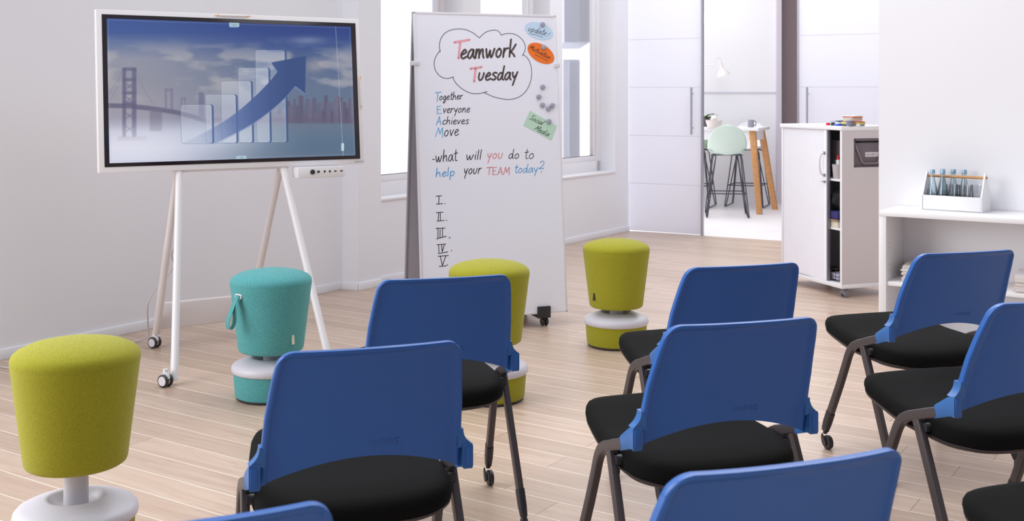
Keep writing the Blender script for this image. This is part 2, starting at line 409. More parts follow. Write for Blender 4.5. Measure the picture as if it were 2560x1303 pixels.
# ------------------------------------------------------------------ stacking chairs
def lean(z):
    s = (.832 - z) / .332
    return -.063 + .125 * s + .012 * math.sin(min(max(s, 0), 1) * math.pi)
def hw_at(z):
    return float(np.interp(z, [.50, .57, .67, .765, .83], [.2385, .236, .230, .218, .206]))
def make_chair():
    r = thing('conference_chair', 'x', 'chair')
    # ---- back shell
    us = sorted(set([round(q, 4) for q in list(np.linspace(-.82, .82, 25)) + [s * q for s in (-1, 1) for q in (.86, .9, .925, .94, .955, .97, .982, .992, 1.0)]]))
    vs_ = [0, .012, .03] + list(np.linspace(.07, .9, 16)) + [.93, .95, .965, .98, .99, 1.0]
    rear, front = [], []
    for v in vs_:
        R, F = [], []
        for u in us:
            au = abs(u); a = .84
            zt = .832 - (.034 * (1 - math.sqrt(max(0, 1 - ((au - a) / (1 - a)) ** 2))) if au > a else 0)
            zb = .501 + .056 * (1 - au ** 2.0)
            z = zb + (zt - zb) * v; x = u * hw_at(z)
            y = lean(z) + .022 * au ** 2.4
            rim = max(float(np.interp(au, [.915, .95], [0, 1])), float(np.interp(v, [.945, .975], [0, 1])))
            yr = y + .009 * (1 - rim)
            ed = max(float(np.interp(au, [.98, 1.0], [0, 1])), float(np.interp(v, [.985, 1.0], [0, 1])))
            R.append((x, yr + .003 * ed * rim, z)); F.append((x, y + .014 + .009 * rim - .003 * ed * rim, z))
        rear.append(R); front.append(F)
    b = MB(); b.grid(rear); b.grid(front)
    n, m = len(rear), len(rear[0])
    loop = [(0, j) for j in range(m)] + [(i, m - 1) for i in range(1, n)] + [(n - 1, j) for j in range(m - 2, -1, -1)] + [(i, 0) for i in range(n - 2, 0, -1)]
    for q in range(len(loop)):
        (i, j), (i2, j2) = loop[q], loop[(q + 1) % len(loop)]
        b.add([rear[i][j], rear[i2][j2], front[i2][j2], front[i][j]], [(0, 1, 2, 3)])
    back = b.build('backrest', M_blue, r, angle=50)
    # faint moulded maker's mark low on the back
    vs, fs = text_mesh('Dauphin', .022)
    mk = MB(); mk.add([(.045 - p[0], lean(.588 - p[1]) + .0084, .588 - p[1]) for p in vs], fs)
    mk.build('embossed_mark', mat('blue_emboss', rgb(54, 104, 176), .5), back, smooth=False)
    for s in (-1, 1):
        # bracket that wraps forward from the shell corner to the tube
        br = MB()
        sec = []
        path = [(.056, .532, .030), (.075, .531, .029), (.092, .523, .0265), (.114, .511, .023), (.138, .499, .0195)]
        rows = []
        for (y, z, h) in path:
            hx = .013
            cxx = s * (.2505 if y < .1 else .2535)
            rows.append([(cxx + a * hx, y, z + c * h) for a, c in ((-1, -.8), (-.8, -1), (.8, -1), (1, -.8), (1, .8), (.8, 1), (-.8, 1), (-1, .8))])
        k = 8; vv = [p for R in rows for p in R]; ff = []
        for i in range(len(rows) - 1):
            for j in range(k): ff.append((i * k + j, i * k + (j + 1) % k, (i + 1) * k + (j + 1) % k, (i + 1) * k + j))
        ff.append(tuple(range(k))); ff.append(tuple(range((len(rows) - 1) * k, len(rows) * k)))
        br.add(vv, ff)
        # fillet that runs up into the shell edge
        cv = [(.226, .553)] + [(.2395 + .0235 * (1 - t) ** 2.4, .5585 + .04 * t) for t in np.linspace(0, 1, 9)] + [(.226, .5985)]
        br.prism([(s * a_, b_) for a_, b_ in cv], -.088, -.058, M=Matrix(((1, 0, 0, 0), (0, 0, -1, 0), (0, 1, 0, 0), (0, 0, 0, 1))))
        bo = br.build('back_bracket', M_blue2, r, angle=40)
        xa, xb = sorted((s * .244, s * .2605)); MB().box(xa, xb, .0525, .057, .508, .555, .002).build('cover_cap', M_blue, bo)
        # front leg: sleeve, bend and castor leg in one bent tube
        pts = [(s * .256, .133, .4985), (s * .256, .185, .481), (s * .256, .225, .466)] + \
              [p for p in smooth_path([(s * .256, .255, .456), (s * .256, .292, .436), (s * .256, .317, .405), (s * .256, .338, .36)], 5)] + [(s * .2585, .377, .270), (s * .264, .439, .135), (s * .267, .463, .078)]
        sec = rrect(.022, .030, .0045, 3)
        lg = MB().sweep(pts, sec, (1, 0, 0)).build('leg', M_leg, r)
        MB().sweep([(s * .2635, .432, .150), (s * .2655, .452, .104), (s * .267, .466, .070)], rrect(.026, .036, .008, 3), (1, 0, 0), scales=[1, 1, .8]).build('leg_collar', M_black, lg)
        cs = MB().tube([(s * .267, .4625, .085), (s * .267, .467, .058)], .008, 10)
        cs.add(*fork(s * .267, .453, .028)).build('castor_fork', M_shell, lg)
        wheel = MB(); wheel.lathe([(0, -.011), (.019, -.011), (.0255, -.009), (.027, -.005), (.027, .005), (.0255, .009), (.019, .011), (0, .011)], 28, M=Matrix.Translation((s * .267 + .003, .451, .0272)) @ Matrix.Rotation(math.pi / 2, 4, 'Y'))
        wheel.build('castor_wheel', M_black, lg)
        # rear leg
        pts = [(s * .256, .229, .462), (s * .260, .167, .335), (s * .266, .082, .155), (s * .269, .042, .07)]
        lr = MB().sweep(pts, rrect(.021, .030, .004, 3), (1, 0, 0)).build('leg', M_leg, r)
        MB().sweep([(s * .2675, .064, .117), (s * .269, .042, .07), (s * .270, .028, .042), (s * .270, .026, .036)], rrect(.026, .036, .008, 3), (1, 0, 0), scales=[1, .97, .8, .6]).build('leg_collar', M_black, lr)
        MB().lathe([(.012, 0), (.014, .004), (.013, .03), (.008, .042)], 18, (s * .270, .025, 0)).build('foot', M_black, lr)
        hinge = MB(); xa, xb = sorted((s * .205, s * .254)); hinge.cyl((s * .2, .196, .437), (s * .256, .196, .437), .013); hinge.box(min(s * .19, s * .225), max(s * .19, s * .225), .15, .235, .405, .44, .006)
        hinge.cyl((s * .246, .215, .452), (s * .258, .215, .452), .011)
        hinge.build('seat_hinge', M_black, r)
    # ---- seat
    half = [(0, .042), (.11, .048), (.180, .068), (.223, .11), (.240, .17), (.243, .27), (.232, .40), (.218, .50), (.207, .555), (.182, .594), (.13, .608), (.06, .612), (0, .613)]
    sm = smooth_path(half, 5); outl = sm + [(-x, y) for x, y in sm[-2:0:-1]]
    def zb(y): return float(np.interp(y, [.05, .09, .2, .36, .5, .58, .61], [.396, .405, .413, .418, .434, .446, .446]))
    def loft(prof, name, m, parent):
        b = MB(); k = len(outl); vv = []; ff = []
        for sc, dz in prof:
            for x, y in outl:
                yy = .33 + (y - .33) * sc; vv.append((x * sc, yy, zb(yy) + dz))
        for i in range(len(prof) - 1):
            for j in range(k): ff.append((i * k + j, i * k + (j + 1) % k, (i + 1) * k + (j + 1) % k, (i + 1) * k + j))
        b.add(vv, ff); return b.build(name, m, parent, angle=60)
    loft([(.96, 0), (.99, .006), (1.0, .018), (.995, .030), (.975, .041), (.94, .048), (.86, .052), (.6, .053), (.3, .052), (.001, .052)], 'seat', M_seat, r)
    loft([(.001, -.02), (.6, -.02), (.85, -.018), (.95, -.012), (.985, -.004), (.99, .003), (.96, .0031)], 'seat_shell', M_shell, r)
    MB().box(-.2, .2, .18, .215, .385, .402, .005).build('cross_bar', M_leg, r)
    return r
def fork(x, y, z):
    """curved side cover over a castor wheel"""
    vs, fs = [], []
    pts = [(y + .012, z + .032), (y + .018, z + .02), (y + .012, z - .004), (y + .002, z - .013), (y - .010, z - .011), (y - .014, z), (y - .006, z + .012), (y + .003, z + .022)]
    k = len(pts)
    for dx in (-.0165, -.0115): vs += [(x + dx, a, b) for a, b in pts]
    fs = [tuple(range(k - 1, -1, -1)), tuple(range(k, 2 * k))] + [(j, (j + 1) % k, k + (j + 1) % k, k + j) for j in range(k)]
    return vs, fs
proto = make_chair()
YAW = 17.0
chairs = [
    (-.214, 3.548, 16, 'front-row blue chair nearest the whiteboard, lime stool right behind its back'),
    (.762, 3.80, 17, 'front-row blue chair before the white cabinet, middle of its row'),
    (1.628, 4.115, 17, 'blue chair in front of the white bookcase, whole back and left legs visible'),
    (-.325, 2.585, 18.5, 'large blue chair second from the left in front, before the teal stool'),
    (.572, 2.868, 16.5, 'blue chair in the middle row with black seat and curved leg fully in view'),
    (1.490, 3.16, 17, 'blue chair cut off by the right edge, black seat and both left legs showing'),
    (-.458, 1.545, 21, 'blue chair at the bottom left of which only a back corner shows'),
    (.424, 1.79, 19.5, 'closest blue chair at bottom centre, only its upper back in view'),
    (1.38, 2.085, 17, 'chair in the bottom right corner showing only its black seat front'),
]
for i, (x, y, yw, lb) in enumerate(chairs):
    o = proto if i == 0 else copy_tree(proto)
    o.location = (x, y, 0); o.rotation_euler = (0, 0, math.radians(yw)); o['label'] = lb; o['group'] = 'blue conference chairs in rows'

# ------------------------------------------------------------------ balance stools
def make_stool(label, loc, fab, lift, tagang, tagcol, strap=False):
    rz = math.atan2(-loc[1], -loc[0]) + math.pi / 2      # local -y looks to the camera
    r = thing('wobble_stool', label, 'stool', (loc[0], loc[1], 0), rz, 'upholstered wobble stools')
    MB().lathe([(.150, 0), (.158, .003), (.160, .014), (.150, .016)], 56).build('foot_ring', M_black, r)
    MB().lathe([(.155, .010), (.161, .013), (.163, .02), (.1685, .09), (.170, .124), (.160, .126)], 56).build('base', fab, r, angle=60)
    MB().lathe([(.165, .121), (.174, .122), (.1785, .127), (.180, .137), (.1775, .149), (.170, .158), (.150, .167), (.115, .178), (.092, .185), (.084, .186), (.077, .182), (.068, .168), (.060, .158), (.030, .152)], 64).build('base_cover', M_stoolw, r, angle=70)
    MB().lathe([(.037, .150), (.036, .17), (.035, .235 + lift), (.0, .235 + lift)], 32).build('column', M_stoolw, r)
    z = lift
    body = MB().lathe([(.001, .214 + z), (.12, .214 + z), (.138, .216 + z), (.1455, .221 + z), (.149, .230 + z), (.155, .28 + z), (.170, .40 + z), (.1835, .508 + z), (.1858, .522 + z),
                       (.1850, .526 + z), (.1862, .530 + z), (.1855, .540 + z), (.181, .550 + z), (.170, .560 + z), (.14, .574 + z), (.09, .585 + z), (.04, .590 + z), (.001, .591 + z)], 72).build('cushion', fab, r, angle=70)
    sm = MB().tube([(.1848 * math.cos(a), .1848 * math.sin(a), .5258 + z) for a in np.linspace(0, 2 * math.pi, 72, endpoint=False)], .0014, 6, closed=True)
    sm.build('seam', fab, body)
    a = math.radians(tagang); rr = .1585
    Mt = Matrix.Rotation(a, 4, 'Z') @ Matrix.Translation((0, -rr, .285 + z)) @ Matrix.Rotation(math.radians(-7), 4, 'X')
    MB().box(-.006, .006, -.002, .004, -.021, .021, M=Mt).build('fabric_tag', tagcol, body)
    if strap:
        a = math.radians(-52); Mg = Matrix.Rotation(a, 4, 'Z') @ Matrix.Translation((0, -.1815, .487 + z)) @ Matrix.Rotation(math.radians(-7), 4, 'X')
        gm = MB(); gm.sweep([Mg @ Vector((p[0], -.001, p[1])) for p in rrect(.042, .015, .006, 4)], [(.004 * math.cos(t), .004 * math.sin(t)) for t in np.linspace(0, 2 * math.pi, 8, endpoint=False)], closed=True)
        gm.build('grommet', M_whitep, body)
        path = smooth_path([(0, .006, 0), (0, -.006, -.002), (0, -.020, -.03), (.002, -.036, -.07), (.004, -.048, -.108), (.006, -.042, -.140), (.008, -.026, -.138), (.010, -.017, -.108), (.010, -.021, -.06), (.007, -.016, -.025), (.004, .004, -.004)], 5)
        MB().sweep([Mg @ Vector(p) for p in path], rrect(.028, .003, .001, 1), (Mg.to_3x3() @ Vector((1, 0, 0)))).build('strap', fab, body)
    return r
M_tagw = mat('cream_tag', rgb(222, 218, 200), .8); M_tagd = mat('dark_tag', rgb(50, 50, 40), .8)
make_stool('large lime stool at the left edge, nearest of the lime ones', (-1.315, 3.425), M_lime, .07, 150, M_tagw)
make_stool('teal stool with hanging strap in front of the display stand', (-1.113, 5.245), M_teal, .0, 38, M_tagw, True)
make_stool('lime stool in front of the whiteboard, half hidden by a chair back', (-.105, 5.215), M_lime, .045, 150, M_tagw)
make_stool('lime stool standing alone on the open floor right of the whiteboard', (.580, 6.32), M_lime, .0, -50, M_tagd)

# ------------------------------------------------------------------ photo pixel -> point on a leaning plane of a thing (for what is written or pinned on it)
class Plane:
    """plane y = k (z - z0) in the local frame of a thing standing at loc, turned by rz"""
    def __init__(s, loc, rz, k, z0):
        s.R = Matrix.Rotation(-rz, 3, 'Z'); s.k, s.z0 = k, z0
        s.o = s.R @ (Vector((0, 0, HC)) - Vector(loc)); s.n = Vector((0, -1, k)).normalized()
    def at(s, px, py, off=0.0):
        d = s.R @ Vector(((px - CX) / FPX, 1, -(py - HZ) / FPX))
        t = (s.k * (s.o.z - s.z0) - s.o.y) / (d.y - s.k * d.z)
        return s.o + d * t + s.n * off
    def px(s, p):
        q = s.R.transposed() @ (Vector(p) - s.o)
        return CX + FPX * q.x / q.y, HZ - FPX * q.z / q.y
def ribbon(mb, pl, pts, w, off=.0006, taper=False):
    """flat pen stroke of width w metres along photo points pts, lying on plane pl"""
    P = [pl.at(x, y, off) for x, y in pts]
    n = pl.n; vs = []
    for i, p in enumerate(P):
        t = P[min(i + 1, len(P) - 1)] - P[max(i - 1, 0)]
        if t.length < 1e-7: t = Vector((1, 0, 0))
        s = n.cross(t.normalized()) * (w / 2 * (.75 if taper and i in (0, len(P) - 1) else 1))
        vs += [p - s, p + s]
    mb.add(vs, [(2 * i, 2 * i + 1, 2 * i + 3, 2 * i + 2) for i in range(len(P) - 1)])
    for p in (P[0], P[-1]):                           # round pen ends
        u = n.orthogonal().normalized(); v = n.cross(u)
        mb.add([p + (u * math.cos(a) + v * math.sin(a)) * (w / 2) for a in np.linspace(0, 2 * math.pi, 8, endpoint=False)], [tuple(range(8))])

# stroke letters, x-height 1, baseline 0
GL = {
 'a': (.85, [[(.66, .95), (.4, 1.0), (.12, .65), (.06, .2), (.25, 0), (.48, .3), (.66, .9), (.62, .35), (.78, .0)]]),
 'c': (.7, [[(.62, .85), (.4, 1), (.12, .6), (.08, .2), (.28, 0), (.6, .2)]]),
 'd': (.85, [[(.58, .85), (.35, .98), (.1, .6), (.06, .2), (.22, 0), (.45, .25), (.62, .9)], [(.72, 1.9), (.62, .9), (.6, .2), (.74, 0)]]),
 'e': (.75, [[(.08, .45), (.4, .58), (.6, .8), (.42, 1.02), (.15, .7), (.07, .25), (.27, 0), (.65, .22)]]),
 'g': (.8, [[(.62, .9), (.38, 1), (.12, .6), (.12, .15), (.32, .08), (.55, .4), (.64, .9), (.58, .0), (.45, -.6), (.22, -.8), (.1, -.55), (.35, -.2)]]),
 'h': (.85, [[(.22, 1.9), (.14, .9), (.06, 0)], [(.1, .45), (.35, .9), (.55, .95), (.58, .5), (.62, 0)]]),
 'i': (.35, [[(.16, 1), (.12, .4), (.14, 0)], [(.2, 1.42), (.2, 1.5)]]),
 'k': (.85, [[(.2, 2.0), (.14, 1), (.1, 0)], [(.75, 1.4), (.45, .85), (.16, .5)], [(.2, .55), (.5, .3), (.66, 0)]]),
 'l': (.35, [[(.2, 1.9), (.12, .8), (.1, 0)]]),
 'm': (1.15, [[(.12, 1), (.08, .5), (.03, 0)], [(.08, .4), (.3, .95), (.46, .9), (.44, .4), (.42, 0)], [(.46, .4), (.68, .95), (.84, .9), (.84, .4), (.94, 0)]]),
 'n': (.85, [[(.14, 1), (.1, .5), (.05, 0)], [(.1, .4), (.35, .95), (.56, .92), (.56, .45), (.66, 0)]]),
 'o': (.8, [[(.42, 1), (.14, .7), (.08, .25), (.28, 0), (.56, .3), (.6, .75), (.4, 1.0)]]),
 'p': (.85, [[(.16, 1), (.08, 0), (.02, -.8)], [(.1, .6), (.35, 1.0), (.62, .8), (.55, .3), (.3, .02), (.1, .15)]]),
 'r': (.65, [[(.14, 1), (.1, .5), (.05, 0)], [(.1, .5), (.3, .9), (.58, 1)]]),
 's': (.7, [[(.6, .95), (.35, 1.02), (.15, .8), (.35, .55), (.52, .3), (.35, .03), (.05, .1)]]),
 't': (.6, [[(.36, 1.75), (.28, .8), (.24, .15), (.36, 0), (.5, .1)], [(.06, 1.15), (.3, 1.18), (.58, 1.28)]]),
 'u': (.85, [[(.14, 1), (.08, .4), (.2, .02), (.42, .1), (.6, .55), (.66, 1)]]),
 'v': (.75, [[(.08, 1), (.16, .5), (.26, 0)], [(.26, 0), (.42, .5), (.62, 1)]]),
 'w': (1.1, [[(.06, 1), (.1, .5), (.2, 0), (.36, .35), (.5, .85), (.5, .4), (.62, 0), (.8, .4), (.96, 1)]]),
 'y': (.8, [[(.1, 1), (.14, .55), (.28, .3), (.5, .6)], [(.66, 1.05), (.45, .3), (.2, -.75)]]),
 'A': (1.0, [[(.04, 0), (.3, 1.0), (.52, 1.8)], [(.52, 1.8), (.66, .9), (.8, 0)], [(.2, .6), (.72, .62)]]),
 'E': (.9, [[(.12, 1.75), (.1, .9), (.08, 0)], [(.12, 1.75), (.72, 1.8)], [(.1, .9), (.6, .95)], [(.08, 0), (.75, .06)]]),
 'M': (1.2, [[(.02, 0), (.2, .9), (.36, 1.8)], [(.36, 1.8), (.46, 1.1), (.54, .5)], [(.54, .5), (.78, 1.2), (.98, 1.85)], [(.98, 1.85), (1.0, .9), (.98, -.05)]]),
 'S': (.85, [[(.74, 1.65), (.5, 1.82), (.22, 1.5), (.42, 1.0), (.6, .5), (.4, .05), (.05, .15)]]),
 'T': (.95, [[(.0, 1.75), (.5, 1.78), (.95, 1.85)], [(.48, 1.78), (.42, .9), (.36, 0)]]),
 '!': (.4, [[(.32, 1.3), (.2, .5)], [(.1, .0), (.1, .06)]]),
}
def word(mb, pl, txt, p0, p1, xh, w, slant=.10):
    """write txt between photo points p0 and p1 (ends of its baseline), x-height xh px"""
    tot = sum(GL[c][0] for c in txt) - (.2 * 1)
    dx, dy = p1[0] - p0[0], p1[1] - p0[1]; Ln = math.hypot(dx, dy); ux, uy = dx / Ln, dy / Ln; sx = Ln / tot
    cur = 0
    for c in txt:
        adv, strokes = GL[c]
        for st in strokes:
            q = [(cur * sx + x * sx + slant * y * xh, y * xh) for x, y in st]
            q = smooth_path(q, 5) if len(q) > 2 else q
            ribbon(mb, pl, [(p0[0] + a * ux + b * uy, p0[1] + a * uy - b * ux) for a, b in q], w, taper=True)
        cur += adv
def zpts(orig, sc, pts): return [(orig[0] + x / sc, orig[1] + y / sc) for x, y in pts]

# ------------------------------------------------------------------ mobile whiteboard (two leaning panels)
WBL, WBR, WBW = Vector((-.0905, 6.70, 0)), math.radians(21.1), .9155
WK, WZ0, WZ1 = .18 / 1.805, .08, 1.885
wb = thing('whiteboard', 'tall folding whiteboard with a team slogan in a cloud, in front of the windows', 'whiteboard', WBL, WBR)
PB = Plane(WBL, WBR, WK, WZ0)
def lean_panel(mb, x0, x1, z0, z1, t0, t1, bev=0, k=WK, yb=0.0):
    """slab between heights z0..z1 whose front follows the leaning plane, t0..t1 measured behind it"""
    Mx = Matrix(((1, 0, 0, 0), (0, 1, k, yb - k * WZ0), (0, 0, 1, 0), (0, 0, 0, 1)))
    return mb.box(x0, x1, t0, t1, z0, z1, bev, M=Mx)
h = WBW / 2
panel = lean_panel(MB(), -h + .008, h - .008, WZ0 + .012, WZ1 - .012, 0, .018).build('panel', M_board, wb, smooth=False)
fr = MB()
for a, b, c, d in ((-h, -h + .012, WZ0, WZ1), (h - .012, h, WZ0, WZ1), (-h, h, WZ0, WZ0 + .014), (-h, h, WZ1 - .014, WZ1)): lean_panel(fr, a, b, c, d, -.003, .022, .002)
fr.build('panel_frame', mat('board_frame', rgb(224, 222, 230), .4), panel)
rear = lean_panel(MB(), -h + .006, h - .006, WZ0 + .012, WZ1 - .012, -.018, 0, k=-WK, yb=.395).build('panel', M_boardb, wb, smooth=False)
fr = MB()
for a, b, c, d in ((-h, -h + .012, WZ0, WZ1), (h - .012, h, WZ0, WZ1), (-h, h, WZ0, WZ0 + .014), (-h, h, WZ1 - .014, WZ1)): lean_panel(fr, a, b, c, d, -.022, .003, .002, k=-WK, yb=.395)
fr.build('panel_frame', M_alu, rear)
for s in (-1, 1):
    z = 1.565 if s < 0 else 1.56; y = WK * (z - WZ0); xa, xb = sorted((s * (h - .028), s * (h + .012)))
    c = MB(); c.box(xa, xb, y - .008, y + .072, z, z + .028, .004); c.build('spreader_clip', M_whitep, wb)
    ft = MB(); xx = s * .30; ft.box(xx - .04, xx + .04, -.012, .41, .055, .08, .004); ft.box(xx - .042, xx + .042, -.014, 0, .055, .125, .003)
    ft.build('foot_bar', M_black, wb)
    for yy in (.03, .365):
        cs = MB(); cs.cyl((xx + .02, yy, .03), (xx + .02, yy, .06), .008)
        for q in (-.012, .012): cs.lathe([(0, -.008), (.022, -.008), (.026, -.004), (.026, .004), (.022, .008), (0, .008)], 24, M=Matrix.Translation((xx + .02 + q, yy + .008, .0262)) @ Matrix.Rotation(math.pi / 2, 4, 'Y'))
        cs.build('castor', M_black, wb)
ZA, ZB, ZC = ((1070, 60), 6.515), ((1060, 220), 5.011), ((1000, 470), 5.665)
cl = MB()
for seg in ([(200, 455), (190, 400), (187, 330), (210, 240), (270, 155), (370, 100), (500, 80), (620, 95), (740, 150), (838, 228)],
            [(838, 228), (880, 180), (950, 130), (1040, 103), (1110, 102), (1160, 130), (1192, 182)],
            [(1192, 182), (1260, 160), (1350, 155), (1440, 180), (1520, 240), (1570, 310), (1585, 390), (1570, 450), (1535, 520)],
            [(1545, 495), (1610, 545), (1660, 630), (1685, 740), (1685, 860), (1655, 980), (1590, 1100), (1480, 1190), (1350, 1228), (1220, 1222), (1080, 1190), (960, 1140), (915, 1122)],
            [(965, 1102), (890, 1122), (800, 1137), (700, 1128), (600, 1085), (510, 1020), (440, 945), (403, 870)],
            [(420, 862), (330, 886), (240, 875), (170, 825), (120, 750), (100, 660), (110, 580), (145, 500), (195, 435)]):
    ribbon(cl, PB, smooth_path(zpts(*ZA, seg), 6), .0042)
cl.build('drawn_cloud', mat('grey_marker', rgb(88, 88, 98), .5), panel, smooth=False)
def put_word(name, m, *a):
    t = MB(); word(t, PB, *a); t.build(name, m, panel, smooth=False)
def put_strokes(name, m, w, *lines):
    t = MB()
    for l in lines: ribbon(t, PB, l, w)
    t.build(name, m, panel, smooth=False)
M_q = mat('blue_marker_deep', rgb(86, 164, 222), .5)
put_word('lettering', M_inkb, 'eamwork', (1151.5, 146.8), (1286, 141.3), 21.5, .0125, .08)
put_word('lettering', M_inkb, 'uesday', (1194.5, 200.8), (1291, 199), 18.0, .0115, .10)
za = lambda *p: zpts(*ZA, p)
zb_ = lambda *p: zpts(*ZB, p)
zc = lambda *p: zpts(*ZC, p)
put_strokes('initial', M_pink, .0145, za((430, 300), (672, 258)), za((525, 300), (497, 560)))
put_strokes('initial', M_pink, .0145, za((692, 730), (872, 702)), za((775, 730), (752, 938)))
put_word('lettering', M_ink, 'ogether', (1098, 250.5), (1155, 248), 10, .0045)
put_word('lettering', M_ink, 'veryone', (1107, 282.5), (1173, 281), 11, .0045)
put_word('lettering', M_ink, 'chieves', (1105.5, 311), (1170, 310), 10.5, .0045)
put_word('lettering', M_ink, 'ove', (1110, 341), (1145, 338.5), 15, .0050)
put_strokes('initial', M_blueink, .0058, za((115, 1122), (212, 1110)), za((162, 1118), (148, 1262)))
put_strokes('initial', M_blueink, .0050, zb_((165, 232), (166, 322)), zb_((165, 232), (210, 228)), zb_((166, 272), (205, 270)), zb_((166, 322), (220, 320)))
put_strokes('initial', M_blueink, .0055, zb_((155, 466), (192, 358)), zb_((192, 358), (210, 462)), zb_((168, 425), (208, 420)))
put_strokes('initial', M_blueink, .0055, zb_((143, 610), (182, 500)), zb_((182, 500), (200, 575)), zb_((200, 575), (232, 500)), zb_((232, 500), (234, 622)))
put_strokes('dash', M_ink, .005, zb_((108, 897), (130, 894)))
put_word('lettering', M_ink, 'what', (1089, 405.5), (1141, 402), 15.5, .0052, .05)
put_word('lettering', M_ink, 'will', (1165, 400), (1201, 398.5), 12.5, .0052, .12)
put_word('lettering', M_ink, 'do', (1271, 396.8), (1296, 396.6), 12.5, .0046, .05)
put_word('lettering', M_ink, 'to', (1310, 397), (1333, 397), 13.5, .0044, .05)
put_word('lettering', M_ink, 'your', (1159, 436), (1201, 434), 13.5, .0050, .12)
put_word('lettering', M_red, 'you', (1217, 397.5), (1255, 396.5), 13.5, .0054, .1)
put_word('lettering', M_red, 'TEAM', (1217, 437), (1273, 436.5), 10.2, .0055, .02)
put_word('lettering', M_q, 'help', (1089, 442.5), (1136, 439.5), 11.5, .0055, .05)
put_word('lettering', M_q, 'today', (1285.5, 432.5), (1343, 431), 11.5, .0048, .1)
put_strokes('question_mark', M_q, .0048, smooth_path(zb_((1455, 940), (1475, 918), (1500, 925), (1500, 955), (1475, 985), (1442, 1012), (1470, 1010), (1500, 1008)), 5), zb_((1470, 1045), (1471, 1056)))
for st in (((510, 116, 586, 112), (552, 116, 548, 230), (515, 230, 602, 222), (636, 218, 636, 224)),
           ((512, 350, 610, 344), (548, 350, 540, 468), (570, 350, 572, 465), (524, 470, 622, 460), (654, 456, 660, 464)),
           ((510, 573, 636, 568), (538, 575, 536, 710), (568, 590, 566, 700), (602, 575, 602, 695), (518, 722, 656, 684), (695, 712, 710, 700)),
           ((524, 804, 648, 796), (546, 806, 552, 912), (588, 806, 598, 905), (598, 905, 628, 802), (540, 930, 676, 906), (730, 884, 730, 892)),
           ((540, 968, 684, 958), (570, 968, 600, 1100), (600, 1100, 646, 968), (556, 1112, 656, 1104), (668, 1084, 668, 1096))):
    put_strokes('numeral', M_ink, .0046, *[zc(q[:2], q[2:]) for q in st])

def card(name, label, outline, m):
    """paper card lying on the board; outline in photo px"""
    mb = MB(); k = len(outline); vs = [PB.at(x, y, .0006) for x, y in outline] + [PB.at(x, y, .0018) for x, y in outline]
    mb.add(vs, [tuple(range(k - 1, -1, -1)), tuple(range(k, 2 * k))] + [(j, (j + 1) % k, k + (j + 1) % k, k + j) for j in range(k)])
    r = thing(name, label, 'paper card', WBL, WBR); mb.build('card', m, r, smooth=False)
    return r
def ell(cx, cy, a, b, ang):
    c, s = math.cos(math.radians(ang)), math.sin(math.radians(ang))
    return [(cx + a * math.cos(t) * c - b * math.sin(t) * s, cy + a * math.cos(t) * s + b * math.sin(t) * c) for t in np.linspace(0, 2 * math.pi, 40, endpoint=False)]
c1 = card('moderation_card', 'light blue oval card reading update! at the top right of the whiteboard', ell(1347, 77.5, 36.5, 20.5, 18), mat('blue_paper', rgb(194, 218, 242), .8))
c2 = card('moderation_card', 'orange oval card reading Motivation, pinned to the whiteboard', ell(1352, 133.5, 37, 21.5, 32), mat('orange_paper', rgb(238, 118, 36), .8))
c3 = card('moderation_card', 'pale green rectangular card reading Social Media near the right board edge', [(1324.5, 277), (1308, 313), (1377.5, 351), (1392, 315)], mat('green_paper', rgb(186, 218, 198), .8))
def lett(parent, words, lines, w):
    t = MB()
    class _P:                                        # same plane, lifted onto the card
        n = PB.n
        @staticmethod
        def at(x, y, off=0): return PB.at(x, y, .0021)
    for a in words: word(t, _P, *a)
    for l in lines: ribbon(t, _P, l, w)
    t.build('lettering', M_ink, parent, smooth=False)
lett(c1, [('update', (1318.5, 77), (1362, 89), 8.2, .0031, .25), ('!', (1362, 93), (1367, 94), 10, .0031, .2)], [zpts(*ZA, [(1680, 165), (1770, 182), (1865, 218)])], .0028)
lett(c2, [('Motivation', (1321.5, 121.5), (1372, 148.5), 6.2, .0031, .2)], [zpts(*ZA, [(1740, 500), (1840, 545), (1950, 608)])], .0028)
lett(c3, [('Social', (1322, 297.5), (1353, 313), 7.5, .0031, .3), ('Media', (1334, 324), (1368, 341), 7.5, .0031, .35)], [], .0028)
mag_lab = ['round grey magnet holding the blue update card', 'round grey magnet holding the orange Motivation card', 'topmost of the five loose grey magnets on the whiteboard',
           'second loose grey magnet down, left of the others', 'left grey magnet of the trio above the green card', 'lowest grey magnet of the trio above the green card',
           'right grey magnet of the trio, nearest the board edge', 'round grey magnet holding the green Social Media card']
for (x, y), lb in zip(((1355.5, 61.5), (1358, 118.5), (1356, 218), (1346.5, 242.5), (1355.5, 263), (1370, 272), (1380, 264), (1371.5, 304)), mag_lab):
    p = PB.at(x, y, .002); Rz = Matrix.Rotation(WBR, 3, 'Z')
    o = MB().lathe([(.0001, .011), (.011, .011), (.0145, .009), (.0155, .006), (.0155, 0), (.0001, 0)], 28).build('magnet', M_grey)
    o.location = WBL + Rz @ p
    o.rotation_euler = (Rz @ PB.n).to_track_quat('Z', 'Y').to_euler(); tag(o, lb, 'magnet', 'grey magnets on the whiteboard')

